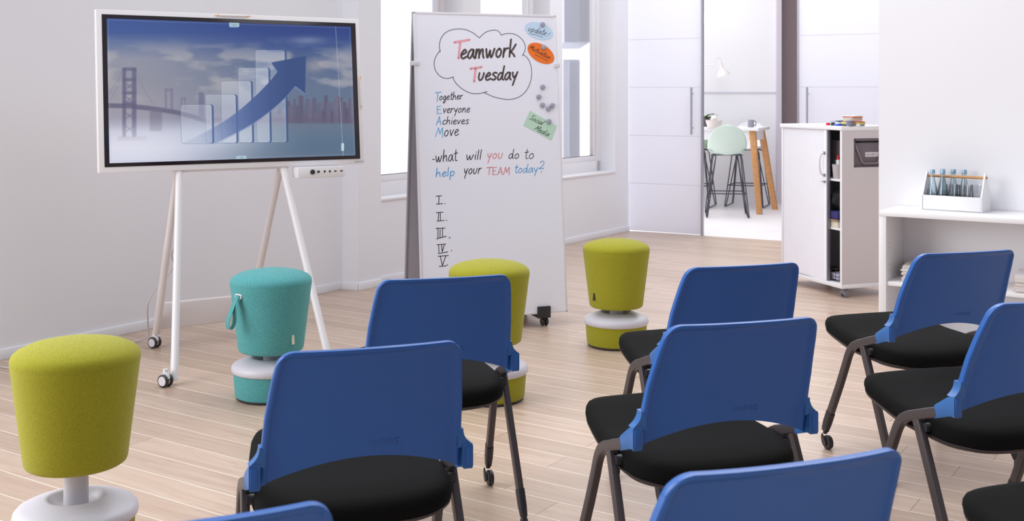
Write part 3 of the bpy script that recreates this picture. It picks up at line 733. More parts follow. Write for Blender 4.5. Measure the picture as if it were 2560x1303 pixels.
# ------------------------------------------------------------------ interactive display on a four-legged stand
DSL, DSR = Vector((-1.411, 5.922, 0)), math.radians(32.3)
DK, DZ0 = .086, 1.010
PD = Plane(DSL, DSR, DK, DZ0)
ds = thing('interactive_display', 'large white-framed touch display on a white four-legged castor stand by the left wall', 'display', DSL, DSR)
BL, BR_, TL, TR = PD.at(250, 433), PD.at(915, 410), PD.at(237, 22), PD.at(894, 48)
x0, x1 = (BL.x + TL.x) / 2, (BR_.x + TR.x) / 2; z0, z1 = (BL.z + BR_.z) / 2, (TL.z + TR.z) / 2
def dpanel(mb, a, b, c, d, t0, t1, bev=0):
    Mx = Matrix(((1, 0, 0, 0), (0, 1, DK, -DK * DZ0), (0, 0, 1, 0), (0, 0, 0, 1)))
    return mb.box(a, b, t0, t1, c, d, bev, M=Mx)
case = dpanel(MB(), x0, x1, z0, z1, .002, .042, .004).build('casing', M_frame, ds)
def corner(ps):
    q = [PD.at(*p) for p in ps]
    return (q[0].x + q[3].x) / 2, (q[1].x + q[2].x) / 2, (q[2].z + q[3].z) / 2, (q[0].z + q[1].z) / 2
a, b, c, d = corner([(250, 34), (884, 59), (905, 397), (266, 418)])
dpanel(MB(), a, b, c, d, -.0015, .01, .001).build('black_border', mat('glossy_black', rgb(34, 28, 38), .12), case)
sa, sb, s_c, s_d = corner([(264.5, 45), (870.6, 67.4), (894.5, 387), (275.5, 410)])

def screen_picture(nu, nv):
    """the picture on the screen: harbour bridge and skyline behind five glass bars and a rising arrow, in rows of colour"""
    U, V = np.meshgrid(np.linspace(0, 1, nu), np.linspace(0, 1, nv))
    X = sa + (sb - sa) * U; Z = s_c + (s_d - s_c) * V; Y = DK * (Z - DZ0)
    R = np.array(PD.R.transposed()); o = np.array(PD.o)
    q = np.stack([X - o[0], Y - o[1], Z - o[2]], -1) @ R.T
    px = CX + FPX * q[..., 0] / q[..., 1]; py = HZ - FPX * q[..., 2] / q[..., 1]
    x = (px - 200) * 2.714; y = py * 2.714                  # working units of the picture
    sst = lambda e0, e1, t: (lambda s: s * s * (3 - 2 * s))(np.clip((t - e0) / (e1 - e0), 0, 1))
    box = lambda xa, xb, ya, yb, s=7.0: sst(xa - s, xa + s, x) * sst(-xb - s, -xb + s, -x) * sst(ya - s, ya + s, y) * sst(-yb - s, -yb + s, -y)
    rs = np.random.RandomState(5)
    def vnoise(fx, fy, seed):
        g = np.random.RandomState(seed).rand(64, 64); a = (x * fx) % 63; b2 = (y * fy) % 63
        i, j = a.astype(int), b2.astype(int); fa, fb = a - i, b2 - j; fa = fa * fa * (3 - 2 * fa); fb = fb * fb * (3 - 2 * fb)
        i1, j1 = (i + 1) % 64, (j + 1) % 64
        return (g[j, i] * (1 - fa) + g[j, i1] * fa) * (1 - fb) + (g[j1, i] * (1 - fa) + g[j1, i1] * fa) * fb
    fbm = lambda fx, fy, sd: sum(vnoise(fx * 2 ** k, fy * 2 ** k, sd + k) / 2.4 ** k for k in range(3)) / 1.59
    ys = [120, 220, 300, 400, 560, 700, 800, 850, 900, 1000, 1110]
    left = [(70, 92, 152), (74, 96, 152), (110, 124, 160), (148, 150, 166), (150, 150, 164), (160, 156, 168), (160, 156, 172), (170, 170, 190), (196, 196, 214), (218, 218, 234), (206, 208, 228)]
    right = [(58, 70, 130), (58, 76, 136), (66, 86, 140), (86, 104, 142), (104, 118, 146), (104, 120, 144), (92, 100, 128), (104, 122, 142), (98, 120, 142), (94, 116, 140), (104, 116, 140)]
    Lc = np.stack([np.interp(y, ys, [k[i] for k in left]) for i in range(3)], -1); Rc = np.stack([np.interp(y, ys, [k[i] for k in right]) for i in range(3)], -1)
    t = sst(250, 1600, x)[..., None]; C = Lc * (1 - t) + Rc * t
    def lay(col, al):
        nonlocal C
        C = C * (1 - al[..., None]) + np.array(col, float) * al[..., None]
    cl = sst(.46, .72, fbm(.006, .016, 11)) * sst(230, 420, y + 0 * x) * sst(-760, -560, -y); lay((182, 178, 182), .62 * cl)
    lay((150, 158, 182), .55 * np.exp(-((x - 1540) / 120) ** 2 - ((y - 275) / 26) ** 2))
    lay((190, 176, 172), .5 * np.exp(-((x - 1590) / 70) ** 2 - ((y - 445) / 45) ** 2))
    lay((170, 168, 176), .5 * np.exp(-((x - 1760) / 90) ** 2 - ((y - 390) / 35) ** 2))
    dk = (104, 102, 130)
    # suspension bridge
    for xa, xb in ((286, 312), (352, 382)): lay(dk, .8 * box(xa, xb, 462, 930))
    for ya in (458, 530, 620, 690): lay(dk, .75 * box(290, 380, ya, ya + 22))
    for k, ya in enumerate((550, 640, 750, 840)):
        for sg in (1, -1):
            dd = np.abs((y - (ya + 35)) - sg * (x - 335) * .75); lay(dk, .5 * np.clip(1 - dd / 12, 0, 1) * box(305, 365, ya, ya + 70))
    yd = np.interp(x, [180, 330, 480, 640, 760, 900], [708, 712, 728, 752, 782, 830]); lay((100, 98, 124), .8 * sst(22, 10, np.abs(y - yd - 8)) * sst(930, 820, x))
    lay((120, 116, 138), .6 * box(472, 556, 735, 890)); lay((130, 126, 150), .35 * box(255, 450, 925, 955))
    for (x0_, y0_, x1_, y1_) in ((285, 470, 190, 640), (382, 470, 490, 700), (285, 480, 200, 690)):
        yy = y0_ + (y1_ - y0_) * ((x - x0_) / (x1_ - x0_)) ** .8 if False else y0_ + (y1_ - y0_) * np.clip((x - x0_) / (x1_ - x0_), 0, 1) ** .75
        lay(dk, .4 * np.clip(1 - np.abs(y - yy) / 7, 0, 1) * box(min(x0_, x1_), max(x0_, x1_), 440, 720))
    for xa, xb, ya in ((574, 590, 600), (612, 632, 600), (682, 694, 662), (706, 718, 662)): lay((128, 124, 150), .7 * box(xa, xb, ya, 745, 5))
    lay((128, 124, 150), .6 * box(574, 632, 600, 622, 5)); lay((128, 124, 150), .6 * box(682, 718, 662, 676, 5))
    lay((112, 110, 142), .7 * box(804, 842, 625, 800, 6))
    r2 = np.random.RandomState(3)
    for k in range(26):
        xa = 900 + k * 20 + r2.rand() * 8; lay((140, 136, 158), .5 * box(xa, xa + 20, 700 + r2.rand() * 90, 838, 6))
    for k in range(30):
        xa = 1395 + k * 16 + r2.rand() * 6; cc = np.array((92, 88, 112)) + r2.rand() * 26; lay(cc, .75 * box(xa, xa + 20 + r2.rand() * 14, 640 + r2.rand() * 120, 835, 5))
    lay((104, 96, 120), .5 * box(900, 1870, 800, 832, 12))
    lay((120, 116, 140), .35 * sst(835, 850, y) * sst(960, 860, y) * sst(1350, 1450, x) * fbm(.03, .005, 31) * 1.5)
    hz = np.exp(-((x - 420) / 420) ** 2 - ((y - 990) / 150) ** 2) * sst(740, 900, y); lay((226, 226, 240), .72 * np.clip(hz, 0, 1))
    hz = np.exp(-((x - 900) / 300) ** 2 - ((y - 930) / 90) ** 2); lay((214, 218, 236), .55 * hz)
    # glass bars
    def rr_sdf(xa, xb, ya, yb, r):
        dx = np.abs(x - (xa + xb) / 2) - (xb - xa) / 2 + r; dy = np.abs(y - (ya + yb) / 2) - (yb - ya) / 2 + r
        return np.hypot(np.maximum(dx, 0), np.maximum(dy, 0)) + np.minimum(np.maximum(dx, dy), 0) - r
    aa = lambda d_, w_=1.6: np.clip(.5 - d_ / (2 * w_), 0, 1)
    for xa, xb, ya, yb in ((1188, 1400, 340, 966), (1072, 1290, 460, 967), (956, 1172, 550, 969), (850, 1068, 641, 971), (682, 905, 710, 974)):
        sh = (y - ya) * .022
        xs_ = x - sh; x_ = x
        def sdf2(a_, b_):
            dx = np.abs(xs_ - (a_ + b_) / 2) - (b_ - a_) / 2 + 16; dy = np.abs(y - (ya + yb) / 2) - (yb - ya) / 2 + 16
            return np.hypot(np.maximum(dx, 0), np.maximum(dy, 0)) + np.minimum(np.maximum(dx, dy), 0) - 16
        d_all, d_face = sdf2(xa, xb), sdf2(xa, xb - 13)
        lay((66, 90, 138), .8 * aa(d_all) * (1 - aa(d_face)))
        lay((214, 220, 236), .30 * aa(d_face))
        lay((84, 100, 140), .55 * np.clip(1 - np.abs(d_face) / 2.6, 0, 1))
        lay((232, 236, 244), .35 * np.clip(1 - np.abs(d_face + 4) / 2.2, 0, 1))
    # arrow
    up = smooth_path([(700, 972), (830, 905), (965, 830), (1080, 748), (1180, 660), (1270, 570), (1340, 487)], 4)
    lo = smooth_path([(1460, 582), (1385, 668), (1290, 752), (1180, 832), (1060, 900), (925, 968)], 4)
    poly = np.array(up + [(1296, 424), (1531, 380), (1527, 634)] + lo)
    def poly_sdf(pg):
        ins = np.zeros_like(x, bool); dm = np.full_like(x, 1e9); k = len(pg)
        for i in range(k):
            (ax, ay), (bx, by) = pg[i], pg[(i + 1) % k]; ex, ey = bx - ax, by - ay
            tt = np.clip(((x - ax) * ex + (y - ay) * ey) / (ex * ex + ey * ey + 1e-9), 0, 1)
            dm = np.minimum(dm, np.hypot(x - ax - tt * ex, y - ay - tt * ey))
            if ay != by:
                cr = ((ay > y) != (by > y)) & (x < (bx - ax) * (y - ay) / (by - ay) + ax); ins ^= cr
        return np.where(ins, -dm, dm)
    g = sst(760, 1250, x + (970 - y) * .25)
    d2 = poly_sdf(poly + np.array([-3, 12])); lay((120, 142, 186), .55 * aa(d2, 2) * g)
    dA = poly_sdf(poly); tt = sst(1000, 1450, x)[..., None]; ac = np.array((92, 112, 164.)) * (1 - tt) + np.array((62, 82, 130.)) * tt
    al = (.94 * aa(dA) * (.12 + .88 * g))[..., None]; C = C * (1 - al) + ac * al
    # interface marks
    for xa, xb, ya, yb in ((1011, 1080, 140, 185), (1059, 1130, 1057, 1100)): lay((176, 204, 216), .9 * aa(rr_sdf(xa, xb, ya, yb, 10)))
    for cxx, cyy, sg in ((1046, 168, 1), (1094, 1072, -1)):
        lay((96, 116, 128), .8 * np.clip(1.6 - np.abs((y - cyy) - sg * (6 - np.abs(x - cxx) * .5)) / 1.6, 0, 1) * (np.abs(x - cxx) < 13))
    xl = 1733 + (y - 185) * .060; lay((190, 205, 215), .6 * np.clip(1.6 - np.abs(x - xl) / 1.4, 0, 1) * (y > 180) * (y < 1062))
    lay((200, 222, 226), .95 * aa(rr_sdf(1772, 1790, 970, 1025, 8)))
    ed = np.minimum(np.minimum(U, 1 - U) * 1400, np.minimum(V, 1 - V) * 800)
    lay((170, 190, 205), .45 * np.clip(1.2 - np.abs(ed - 8) / 1.6, 0, 1))
    return np.clip(C, 0, 255)
NU, NV = 600, 340
pic = screen_picture(NU, NV) / 255.0
linp = np.where(pic <= .04045, pic / 12.92, ((pic + .055) / 1.055) ** 2.4)
me = bpy.data.meshes.new('screen')
uu, vv = np.meshgrid(np.linspace(sa, sb, NU), np.linspace(s_c, s_d, NV))
co = np.stack([uu, DK * (vv - DZ0) - .0022, vv], -1).reshape(-1, 3)
ii = (np.arange(NV - 1)[:, None] * NU + np.arange(NU - 1)[None, :]).reshape(-1)
fc = np.stack([ii, ii + 1, ii + NU + 1, ii + NU], -1)
me.vertices.add(len(co)); me.vertices.foreach_set('co', co.astype(np.float32).ravel())
me.loops.add(fc.size); me.loops.foreach_set('vertex_index', fc.astype(np.int32).ravel())
me.polygons.add(len(fc)); me.polygons.foreach_set('loop_start', np.arange(0, fc.size, 4, dtype=np.int32)); me.update()
ca = me.color_attributes.new('picture', 'FLOAT_COLOR', 'POINT')
ca.data.foreach_set('color', np.concatenate([linp.reshape(-1, 3), np.ones((NU * NV, 1))], 1).astype(np.float32).ravel())
ms = bpy.data.materials.new('lit_screen'); ms.use_nodes = True; bb_ = ms.node_tree.nodes['Principled BSDF']
at = ms.node_tree.nodes.new('ShaderNodeVertexColor'); at.layer_name = 'picture'
bb_.inputs['Base Color'].default_value = (0, 0, 0, 1); bb_.inputs['Roughness'].default_value = .3; bb_.inputs['Specular IOR Level'].default_value = .12
ms.node_tree.links.new(at.outputs['Color'], bb_.inputs['Emission Color']); bb_.inputs['Emission Strength'].default_value = .97
me.materials.append(ms)
scr = bpy.data.objects.new('screen', me); COL.objects.link(scr); scr.parent = case
vs, fs = text_mesh('SAMSUNG', .0105)
p = PD.at(898, 404)
MB().add([(p.x + q[0] * 1.15, DK * (p.z + q[1] - DZ0) - .0006, p.z + q[1]) for q in vs], fs).build('maker_lettering', M_dalu, case, smooth=False)
# connection box below the right half
pa, pb = PD.at(736, 428), PD.at(853, 428)
pbx = MB(); pbx.box(pa.x, pb.x, -.055, .03, z0 - .062, z0 - .004, .006); pb_o = pbx.build('connection_box', M_frame, ds)
for fx, kind in ((.30, 'r'), (.43, 's'), (.56, 'q'), (.67, 'q'), (.79, 'u'), (.92, 'u')):
    xx = pa.x + (pb.x - pa.x) * fx; q = MB(); zz = z0 - .030
    if kind == 'r': q.lathe([(0, 0), (.013, 0), (.013, .006), (.011, .008), (0, .008)], 24, M=Matrix.Translation((xx, -.055, zz)) @ Matrix.Rotation(math.pi / 2, 4, 'X'))
    else:
        ww, hh = dict(s=(.007, .006), q=(.005, .006), u=(.007, .0035))[kind]; q.box(xx - ww, xx + ww, -.0565, -.05, zz - hh, zz + hh, .001)
    q.build('knob' if kind == 'r' else 'port', M_black, pb_o)
# stand
LT = {-1: -.315, 1: .237}
for s in (-1, 1):
    xt = LT[s]
    top = Vector((xt, .03, z0 - .0)); ft = Vector((xt + s * .115, -.285 if s < 0 else -.33, .022))
    lf = MB().tube([top + (ft - top) * q for q in (0, .9, .905, 1)], [.0185, .0185, .0195, .0185], 20).build('leg', M_frame, ds)
    def dcastor(c, parent):
        Cz = Matrix.Translation((c[0], c[1], 0)) @ Matrix.Rotation(math.radians(32), 4, 'Z'); cs = MB(); cs.cyl((c[0], c[1], .055), (c[0], c[1], .085), .012)
        cs.sweep([Cz @ Vector((0, .02 * math.cos(t), .036 + .036 * math.sin(t))) for t in np.linspace(-.2, 3.0, 10)], rrect(.02, .006, .002, 2), Cz.to_3x3() @ Vector((1, 0, 0))); o1 = cs.build('castor_hood', M_frame, parent)
        for q in (-.016, .016):
            Mx = Cz @ Matrix.Translation((q, 0, .0305)) @ Matrix.Rotation(math.pi / 2, 4, 'Y')
            MB().lathe([(0, -.008), (.025, -.008), (.030, -.005), (.0305, 0), (.030, .005), (.025, .008), (0, .008)], 28, M=Mx).build('castor_wheel', M_black, o1)
            MB().lathe([(0, -.0095), (.021, -.0095), (.023, -.0078), (.023, .0078), (.021, .0095), (0, .0095)], 28, M=Mx).build('wheel_cap', M_whitep, o1)
    dcastor((ft.x - .045, ft.y - .012), lf)
    br = Vector((xt + (.03 if s < 0 else -.0), .575, .085))
    t2 = Vector((xt - .0, .06, z0))
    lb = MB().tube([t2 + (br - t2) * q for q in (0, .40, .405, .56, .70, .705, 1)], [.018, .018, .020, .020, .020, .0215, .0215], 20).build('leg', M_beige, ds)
    dcastor((br.x - .01, br.y + .0), lb)
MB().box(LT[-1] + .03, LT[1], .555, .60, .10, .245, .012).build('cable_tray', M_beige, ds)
MB().box(LT[-1] - .03, LT[1] + .03, .02, .07, z0 - .012, z0 + .02, .005).build('mounting_bar', M_frame, ds)
# styluses held on the frame
M_sty = mat('pale_wood_stylus', rgb(232, 214, 192), .6)
def stylus(pxa, pxb, label, off):
    A, B = PD.at(*pxa, off), PD.at(*pxb, off); r = thing('stylus', label, 'stylus', DSL, DSR)
    MB().tube([A + (B - A) * q for q in (.12, .88)], .0045, 10).build('barrel', mat('white_stylus', rgb(226, 220, 218), .5), r)
    wt = mat('wood_tip', rgb(222, 176, 130), .6)
    MB().tube([A + (B - A) * q for q in (0, .12)], [.0008, .0044], 10).build('tip', wt, r); MB().tube([A + (B - A) * q for q in (.88, 1)], [.0044, .0008], 10).build('tip', wt, r)
stylus((535, 38.5), (627, 41), 'white stylus lying along the top edge of the display frame', .005)
stylus((900, 188), (903.5, 274), 'white stylus clipped upright to the right edge of the display', .005)
# mains cable
Rz = Matrix.Rotation(DSR, 3, 'Z')
cab = [DSL + Rz @ Vector(v) for v in ((-.27, .20, .72), (-.262, .30, .66), (-.25, .33, .60), (-.27, .33, .54), (-.24, .40, .47), (-.27, .45, .40), (-.315, .50, .33), (-.345, .52, .25))]
cab += [Vector(v) for v in ((-2.04, 6.36, .12), (-2.06, 6.42, .03), (-2.12, 6.36, .005), (-2.22, 6.12, .004), (-2.36, 5.84, .004), (-2.52, 5.76, .004), (-2.66, 5.83, .004))]
tag(MB().tube(smooth_path([tuple(p) for p in cab], 8), .0038, 8).build('power_cable', mat('white_cable', rgb(206, 200, 202), .5)), 'thin white cable trailing from the display stand along the left wall', 'cable')

# ------------------------------------------------------------------ roller cabinet on castors
CBL = Vector((2.25, 7.745, 0)); CRZ = math.atan2(-.945, .328)
cb = thing('roller_cabinet', 'tall white cabinet on castors with ribbed sliding front half open', 'cabinet', CBL, CRZ)
CW, CD, Z0, Z1 = .745, .44, .066, 1.176
M_cab_shade = mat('cabinet_side_shade', rgb(210, 202, 204), .45)  # shade on the white cabinet's near side, put into a greyer colour
body = MB()
body.box(-CW, 0, .0, CD, Z0, Z0 + .028, .001); body.box(-CW - .012, .002, -.006, CD + .004, Z1 - .028, Z1, .002)
body.box(-CW, -CW + .02, 0, CD, Z0 + .028, Z1 - .028, .001)
NY0, NY1, NZ0, NZ1 = .097, .36, .893, 1.092
body.box(-CW + .02, -.02, CD - .012, CD - .002, Z0 + .028, Z1 - .028)
body.build('body', M_white, cb, angle=30)
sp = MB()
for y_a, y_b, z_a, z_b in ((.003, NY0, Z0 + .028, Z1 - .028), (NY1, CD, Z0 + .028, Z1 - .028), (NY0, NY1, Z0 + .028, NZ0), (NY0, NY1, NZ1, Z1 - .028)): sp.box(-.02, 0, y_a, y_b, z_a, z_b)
sp = sp.build('side_panel', M_cab_shade, cb, smooth=False)
MB().box(-.02, 0, .0, .003, Z0 + .028, Z1 - .028).build('edge_band', M_white, sp, smooth=False)
sx1 = -.182
sh = MB(); rows = []
nr = 46
for zz in (Z0 + .03, Z1 - .030):
    R = []
    for i in range(nr * 4 + 1):
        f = i / 4; R.append((-CW + .02 + (CW - .02 + sx1 - .03) * i / (nr * 4),   .010 - .0055 * (1 if (i % 4) in (1, 2) else 0), zz))
    rows.append(R)
sh.grid(rows); sh.box(sx1 - .03, sx1, .002, .022, Z0 + .03, Z1 - .03, .002); sh.box(-CW + .02, sx1 - .03, .0145, .0175, Z0 + .03, Z1 - .03)
shutter = sh.build('shutter', mat('shutter_white', rgb(248, 248, 254), .4), cb, smooth=False)
MB().box(sx1, sx1 + .012, .004, .026, Z0 + .03, Z1 - .03, .001).build('edge_strip', M_dalu, shutter)
hd = MB().tube(smooth_path([(sx1 - .02, .0, .985), (sx1 - .02, -.03, .97), (sx1 - .02, -.04, .91), (sx1 - .02, -.03, .845), (sx1 - .02, 0, .83)], 5), .006, 10).build('handle', M_whitep, shutter)
for z in (.985, .83): MB().box(sx1 - .03, sx1 - .01, -.007, .004, z - .010, z + .010, .002).build('handle_mount', M_dalu, hd)
k = MB(); k.cyl((sx1 - .012, .004, .785), (sx1 - .012, -.012, .785), .009); k.box(sx1 - .04, sx1 - .012, -.016, -.011, .782, .789, .001); k.build('lock_key', M_alu, shutter)
MB().box(-CW + .02, -.02, .03, CD - .012, .793, .808, .001).build('shelf', M_white, cb)
MB().box(-CW + .02, -.02, .03, CD - .012, .455, .470, .001).build('shelf', M_white, cb)
for x in (-CW + .05, -.05):
    for y in (.06, CD - .06):
        c = MB(); c.cyl((x, y, .04), (x, y, .066), .010); c.box(x - .012, x + .012, y - .022, y + .022, .02, .055, .006); ob = c.build('castor', M_dalu, cb)
        for q in (-.02, .02):
            MB().lathe([(0, -.008), (.020, -.008), (.025, -.004), (.025, .004), (.020, .008), (0, .008)], 24, M=Matrix.Translation((x + q, y, .0252)) @ Matrix.Rotation(math.pi / 2, 4, 'Y')).build('castor_wheel', M_dalu, ob)
M_bin = mat('grey_bin', rgb(112, 102, 108), .6)
bn = MB(); bn.box(-.35, -.012, NY0 + .004, NY1 - .004, NZ0 + .003, NZ0 + .012); bn.box(-.024, -.012, NY0 + .004, NY1 - .004, NZ0 + .003, NZ1 - .03, .002)
bn.box(-.35, -.024, NY0 + .004, NY0 + .012, NZ0, NZ1 - .02); bn.box(-.35, -.024, NY1 - .012, NY1 - .004, NZ0, NZ1 - .02); bn.box(-.35, -.34, NY0 + .004, NY1 - .004, NZ0, NZ1 - .02)
bn = bn.build('side_drawer', M_bin, cb)
fm = MB()
for y_a, y_b, z_a, z_b in ((NY0, NY0 + .010, NZ0, NZ1), (NY1 - .01, NY1, NZ0, NZ1), (NY0, NY1, NZ0, NZ0 + .010), (NY0, NY1, NZ1 - .018, NZ1)): fm.box(-.03, .001, y_a, y_b, z_a, z_b)
fm.build('drawer_frame', mat('dark_bin_edge', rgb(98, 90, 96), .6), bn, smooth=False)
MB().tube([(-.008, NY0 + .022, NZ1 - .045), (-.004, NY0 + .022, NZ1 - .06), (.004, NY0 + .065, NZ0 + .035), (.006, NY0 + .08, NZ0 + .026), (.006, NY1 - .08, NZ0 + .026), (.004, NY1 - .065, NZ0 + .035), (-.004, NY1 - .022, NZ1 - .06), (-.008, NY1 - .022, NZ1 - .045)], .0075, 10).build('bow_handle', mat('bin_handle', rgb(124, 114, 118), .5), bn)
lbp = MB().box(-.012, -.009, NY0 + .10, NY1 - .10 + .045, NZ0 + .070, NZ0 + .103, .001).build('name_plate', mat('pale_label', rgb(210, 204, 206), .7), bn)
vs, fs = text_mesh('Team UNIT', .015)
MB().add([(-.0086, NY0 + .141 + q[0], NZ0 + .087 + q[1]) for q in vs], fs).build('plate_lettering', M_ink, lbp, smooth=False)

def cabpt(x, y, z): return CBL + Matrix.Rotation(CRZ, 3, 'Z') @ Vector((x, y, z))
# inside the cabinet
def put(mb, name, m, loc, label, cat, group=None, rz=CRZ, angle=35):
    o = mb.build(name, m, angle=angle); o.location = loc; o.rotation_euler = (0, 0, rz); return tag(o, label, cat, group)
cup = thing('pen_cup', 'light grey beaker of glue and pens on upper cabinet shelf', 'cup', cabpt(-.130, .066, .8084), CRZ)
MB().lathe([(.001, .0), (.036, 0), (.044, .1), (.041, .1), (.034, .004), (.001, .004)], 32).build('cup', mat('grey_cup', rgb(186, 180, 184), .5), cup)
gs = thing('glue_stick', 'white glue bottle with red cap in the grey beaker', 'glue bottle', cabpt(-.122, .058, .813), CRZ)
MB().lathe([(.001, 0), (.013, 0), (.013, .12), (.009, .13), (.001, .13)], 20).build('bottle', M_white, gs); MB().lathe([(.011, .128), (.011, .145), (.006, .16), (.001, .16)], 20).build('cap', mat('red_cap', rgb(190, 30, 44), .4), gs)
put(MB().tube([(0, 0, 0), (-.006, 0, .125)], .006, 10), 'marker_pen', mat('green_cap', rgb(30, 140, 84), .5), cabpt(-.150, .062, .814), 'green pen standing in the grey beaker', 'pen')
bag = MB(); b = bmesh.new(); bmesh.ops.create_icosphere(b, subdivisions=4, radius=1)
for v in b.verts:
    n_ = .12 * math.sin(v.co.x * 5 + 1) * math.cos(v.co.z * 4) + .08 * math.sin(v.co.y * 9 + v.co.z * 3)
    v.co = Vector((v.co.x * .070, v.co.y * .078, .065 + v.co.z * .072)) * 1.0 + v.co * n_ * .06
bag.bm(b); b.free()
put(bag, 'cable_pouch', mat('black_cloth', rgb(24, 24, 30), .8), cabpt(-.165, .115, .592), 'black soft pouch on the blue folder inside the cabinet', 'pouch', angle=180)
put(MB().box(-.075, .075, -.085, .085, 0, .055, .012), 'cloth_case', mat('blue_cloth', rgb(52, 50, 110), .8), cabpt(-.165, .115, .527), 'dark blue case under the black pouch in the cabinet', 'case')
put(MB().box(-.08, .08, -.09, .09, 0, .012, .001), 'wooden_board', mat('brown_board', rgb(150, 122, 104), .7), cabpt(-.165, .115, .5145), 'thin brown board on top of the cream box in the cabinet', 'board')
put(MB().box(-.07, .07, -.08, .08, 0, .044, .003), 'storage_box', mat('cream_card', rgb(226, 220, 200), .8), cabpt(-.165, .115, .4702), 'cream cardboard box on the lower cabinet shelf', 'box')
bk = thing('wire_basket', 'black wire basket with white paper at the bottom of the cabinet', 'basket', cabpt(-.165, .135, Z0 + .0283), CRZ)
wm = MB()
for z in (.006, .035, .064, .09): wm.tube([(p[0], p[1], z) for p in rrect(.13, .2, .02, 3)], .0025, 6, closed=True)
for p in rrect(.13, .2, .02, 1) + [(0, -.1), (0, .1), (.065, 0), (-.065, 0), (.065, -.04), (.065, .04), (-.065, .05)]: wm.tube([(p[0], p[1], .004), (p[0], p[1], .09)], .002, 6)
wm.build('wire_frame', M_black, bk)
put(MB().box(-.055, .055, -.085, .085, .0, .045, .012), 'paper_pad', mat('lavender_paper', rgb(208, 206, 226), .8), cabpt(-.165, .135, Z0 + .0378), 'white paper pack lying in the black wire basket', 'paper')
# on top of the cabinet
T = Z1 + .0003
def top_px(px, py):                                    # point on the cabinet top under a photo pixel
    Y = FPX * (HC - T) / (py - HZ); return Vector(((px - CX) / FPX * Y, Y, T))
put(MB().box(-.035, .035, -.05, .05, 0, .036, .002), 'card_tray', mat('clear_grey_box', rgb(168, 178, 190), .4), cabpt(-.235, .14, T), 'grey plastic tray at left of the things on the cabinet', 'tray')
put(MB().box(-.022, .022, -.03, .03, 0, .036, .003), 'card_box', mat('dark_blue_box', rgb(70, 72, 96), .5), cabpt(-.175, .14, T), 'small dark blue box beside the grey tray', 'box')
cols = [(rgb(236, 236, 200), .010), (rgb(220, 96, 72), .008), (rgb(196, 204, 120), .012), (rgb(232, 130, 110), .006)]
z = T
for i, (cc, hgt, wd, lb) in enumerate(((rgb(140, 146, 156), .012, .075, 'grey pad at the bottom of the pile of notes on the cabinet'), (rgb(206, 208, 130), .014, .078, 'yellow-green note pad in the pile on the cabinet'),
                        (rgb(214, 96, 74), .006, .082, 'red note pad in the middle of the pile on the cabinet'), (rgb(226, 232, 236), .008, .055, 'white-blue note pad in the pile on the cabinet'),
                        (rgb(214, 210, 160), .007, .058, 'pale yellow note pad in the upper pile on the cabinet'), (rgb(208, 190, 210), .009, .058, 'pale violet note pad in the upper pile'),
                        (rgb(222, 120, 92), .007, .064, 'orange-red note pad near the top of the pile'), (rgb(206, 232, 214), .006, .060, 'mint green note pad topmost of the pile on the cabinet'))):
    put(MB().box(-wd, wd, -.04, .04, 0, hgt, .0015), 'note_pad', mat('pad_%d' % i, cc, .8), cabpt(-.08 - .008 * (i > 2), .15, z), lb, 'note pad', 'note pads piled on the cabinet', CRZ + .1 * math.sin(i * 2)); z += hgt + .0003
tp = thing('tape_roll', 'upright grey tape roll stack at the cabinet corner', 'tape roll', cabpt(-.015, .075, T), CRZ)
MB().lathe([(.012, 0), (.023, 0), (.024, .002), (.024, .012), (.0225, .013), (.024, .014), (.024, .026), (.0225, .027), (.024, .028), (.024, .04), (.012, .04)], 28).build('tape', mat('grey_tape', rgb(128, 128, 146), .4), tp)
put(MB().lathe([(.006, 0), (.016, 0), (.016, .014), (.006, .014), (.006, 0)], 24), 'tape_roll', M_white, cabpt(.0 - .006, .135, T), 'small white tape roll right of the grey one', 'tape roll')
put(MB().lathe([(.001, 0), (.014, 0), (.016, .006), (.012, .018), (.001, .02)], 20), 'magnet', mat('red_plastic', rgb(214, 40, 58), .4), cabpt(-.225, .045, T), 'red round magnet on the cabinet front edge', 'magnet')
put(MB().lathe([(.001, 0), (.016, 0), (.018, .006), (.013, .022), (.001, .024)], 20), 'magnet', M_black, cabpt(-.17, .05, T), 'black round magnet between the red and blue items on the cabinet', 'magnet')
bm_ = thing('sponge_eraser', 'blue and white eraser on the cabinet front edge', 'eraser', cabpt(-.105, .045, T), CRZ)
MB().box(-.028, .028, -.018, .018, 0, .014, .005).build('grip', mat('royal_blue', rgb(44, 84, 190), .4), bm_); MB().box(-.02, .02, -.015, .015, .013, .024, .005).build('felt', M_white, bm_)
put(MB().lathe([(.001, 0), (.016, 0), (.016, .008), (.010, .012), (.001, .013)], 20), 'magnet', mat('dark_magnet', rgb(40, 46, 40), .5), cabpt(-.055, .06, T), 'flat black magnet in front of the note pads', 'magnet')

# ------------------------------------------------------------------ bookcase
BKL = Vector((1.990, 6.150, 0)); bc = thing('bookcase', 'low white open bookcase against the right partition wall', 'bookcase', BKL, RZ)
BT, BW, BD = .763, 1.7, .376
b = MB(); b.box(0, .036, 0, BD, 0, BT - .026, .001); b.box(-.002, BW, -.003, BD, BT - .026, BT, .002); b.box(BW - .03, BW, 0, BD, 0, BT - .026, .001); b.box(.036, BW - .03, BD - .012, BD - .002, .03, BT - .026); b.box(.036, BW - .03, .01, BD - .012, .04, .062, .001); b.box(.036, BW - .03, .03, .045, 0, .04)
b.build('carcass', M_white, bc)
MB().box(.036, BW - .03, .012, BD - .012, .362, .384, .001).build('shelf', M_white, bc)
pg = MB()
for z in (.25, .28, .44, .47, .56, .59): pg.cyl((.0355, .06, z), (.0372, .06, z), .0025, 8)
pg.build('shelf_pin_holes', M_dalu, bc)
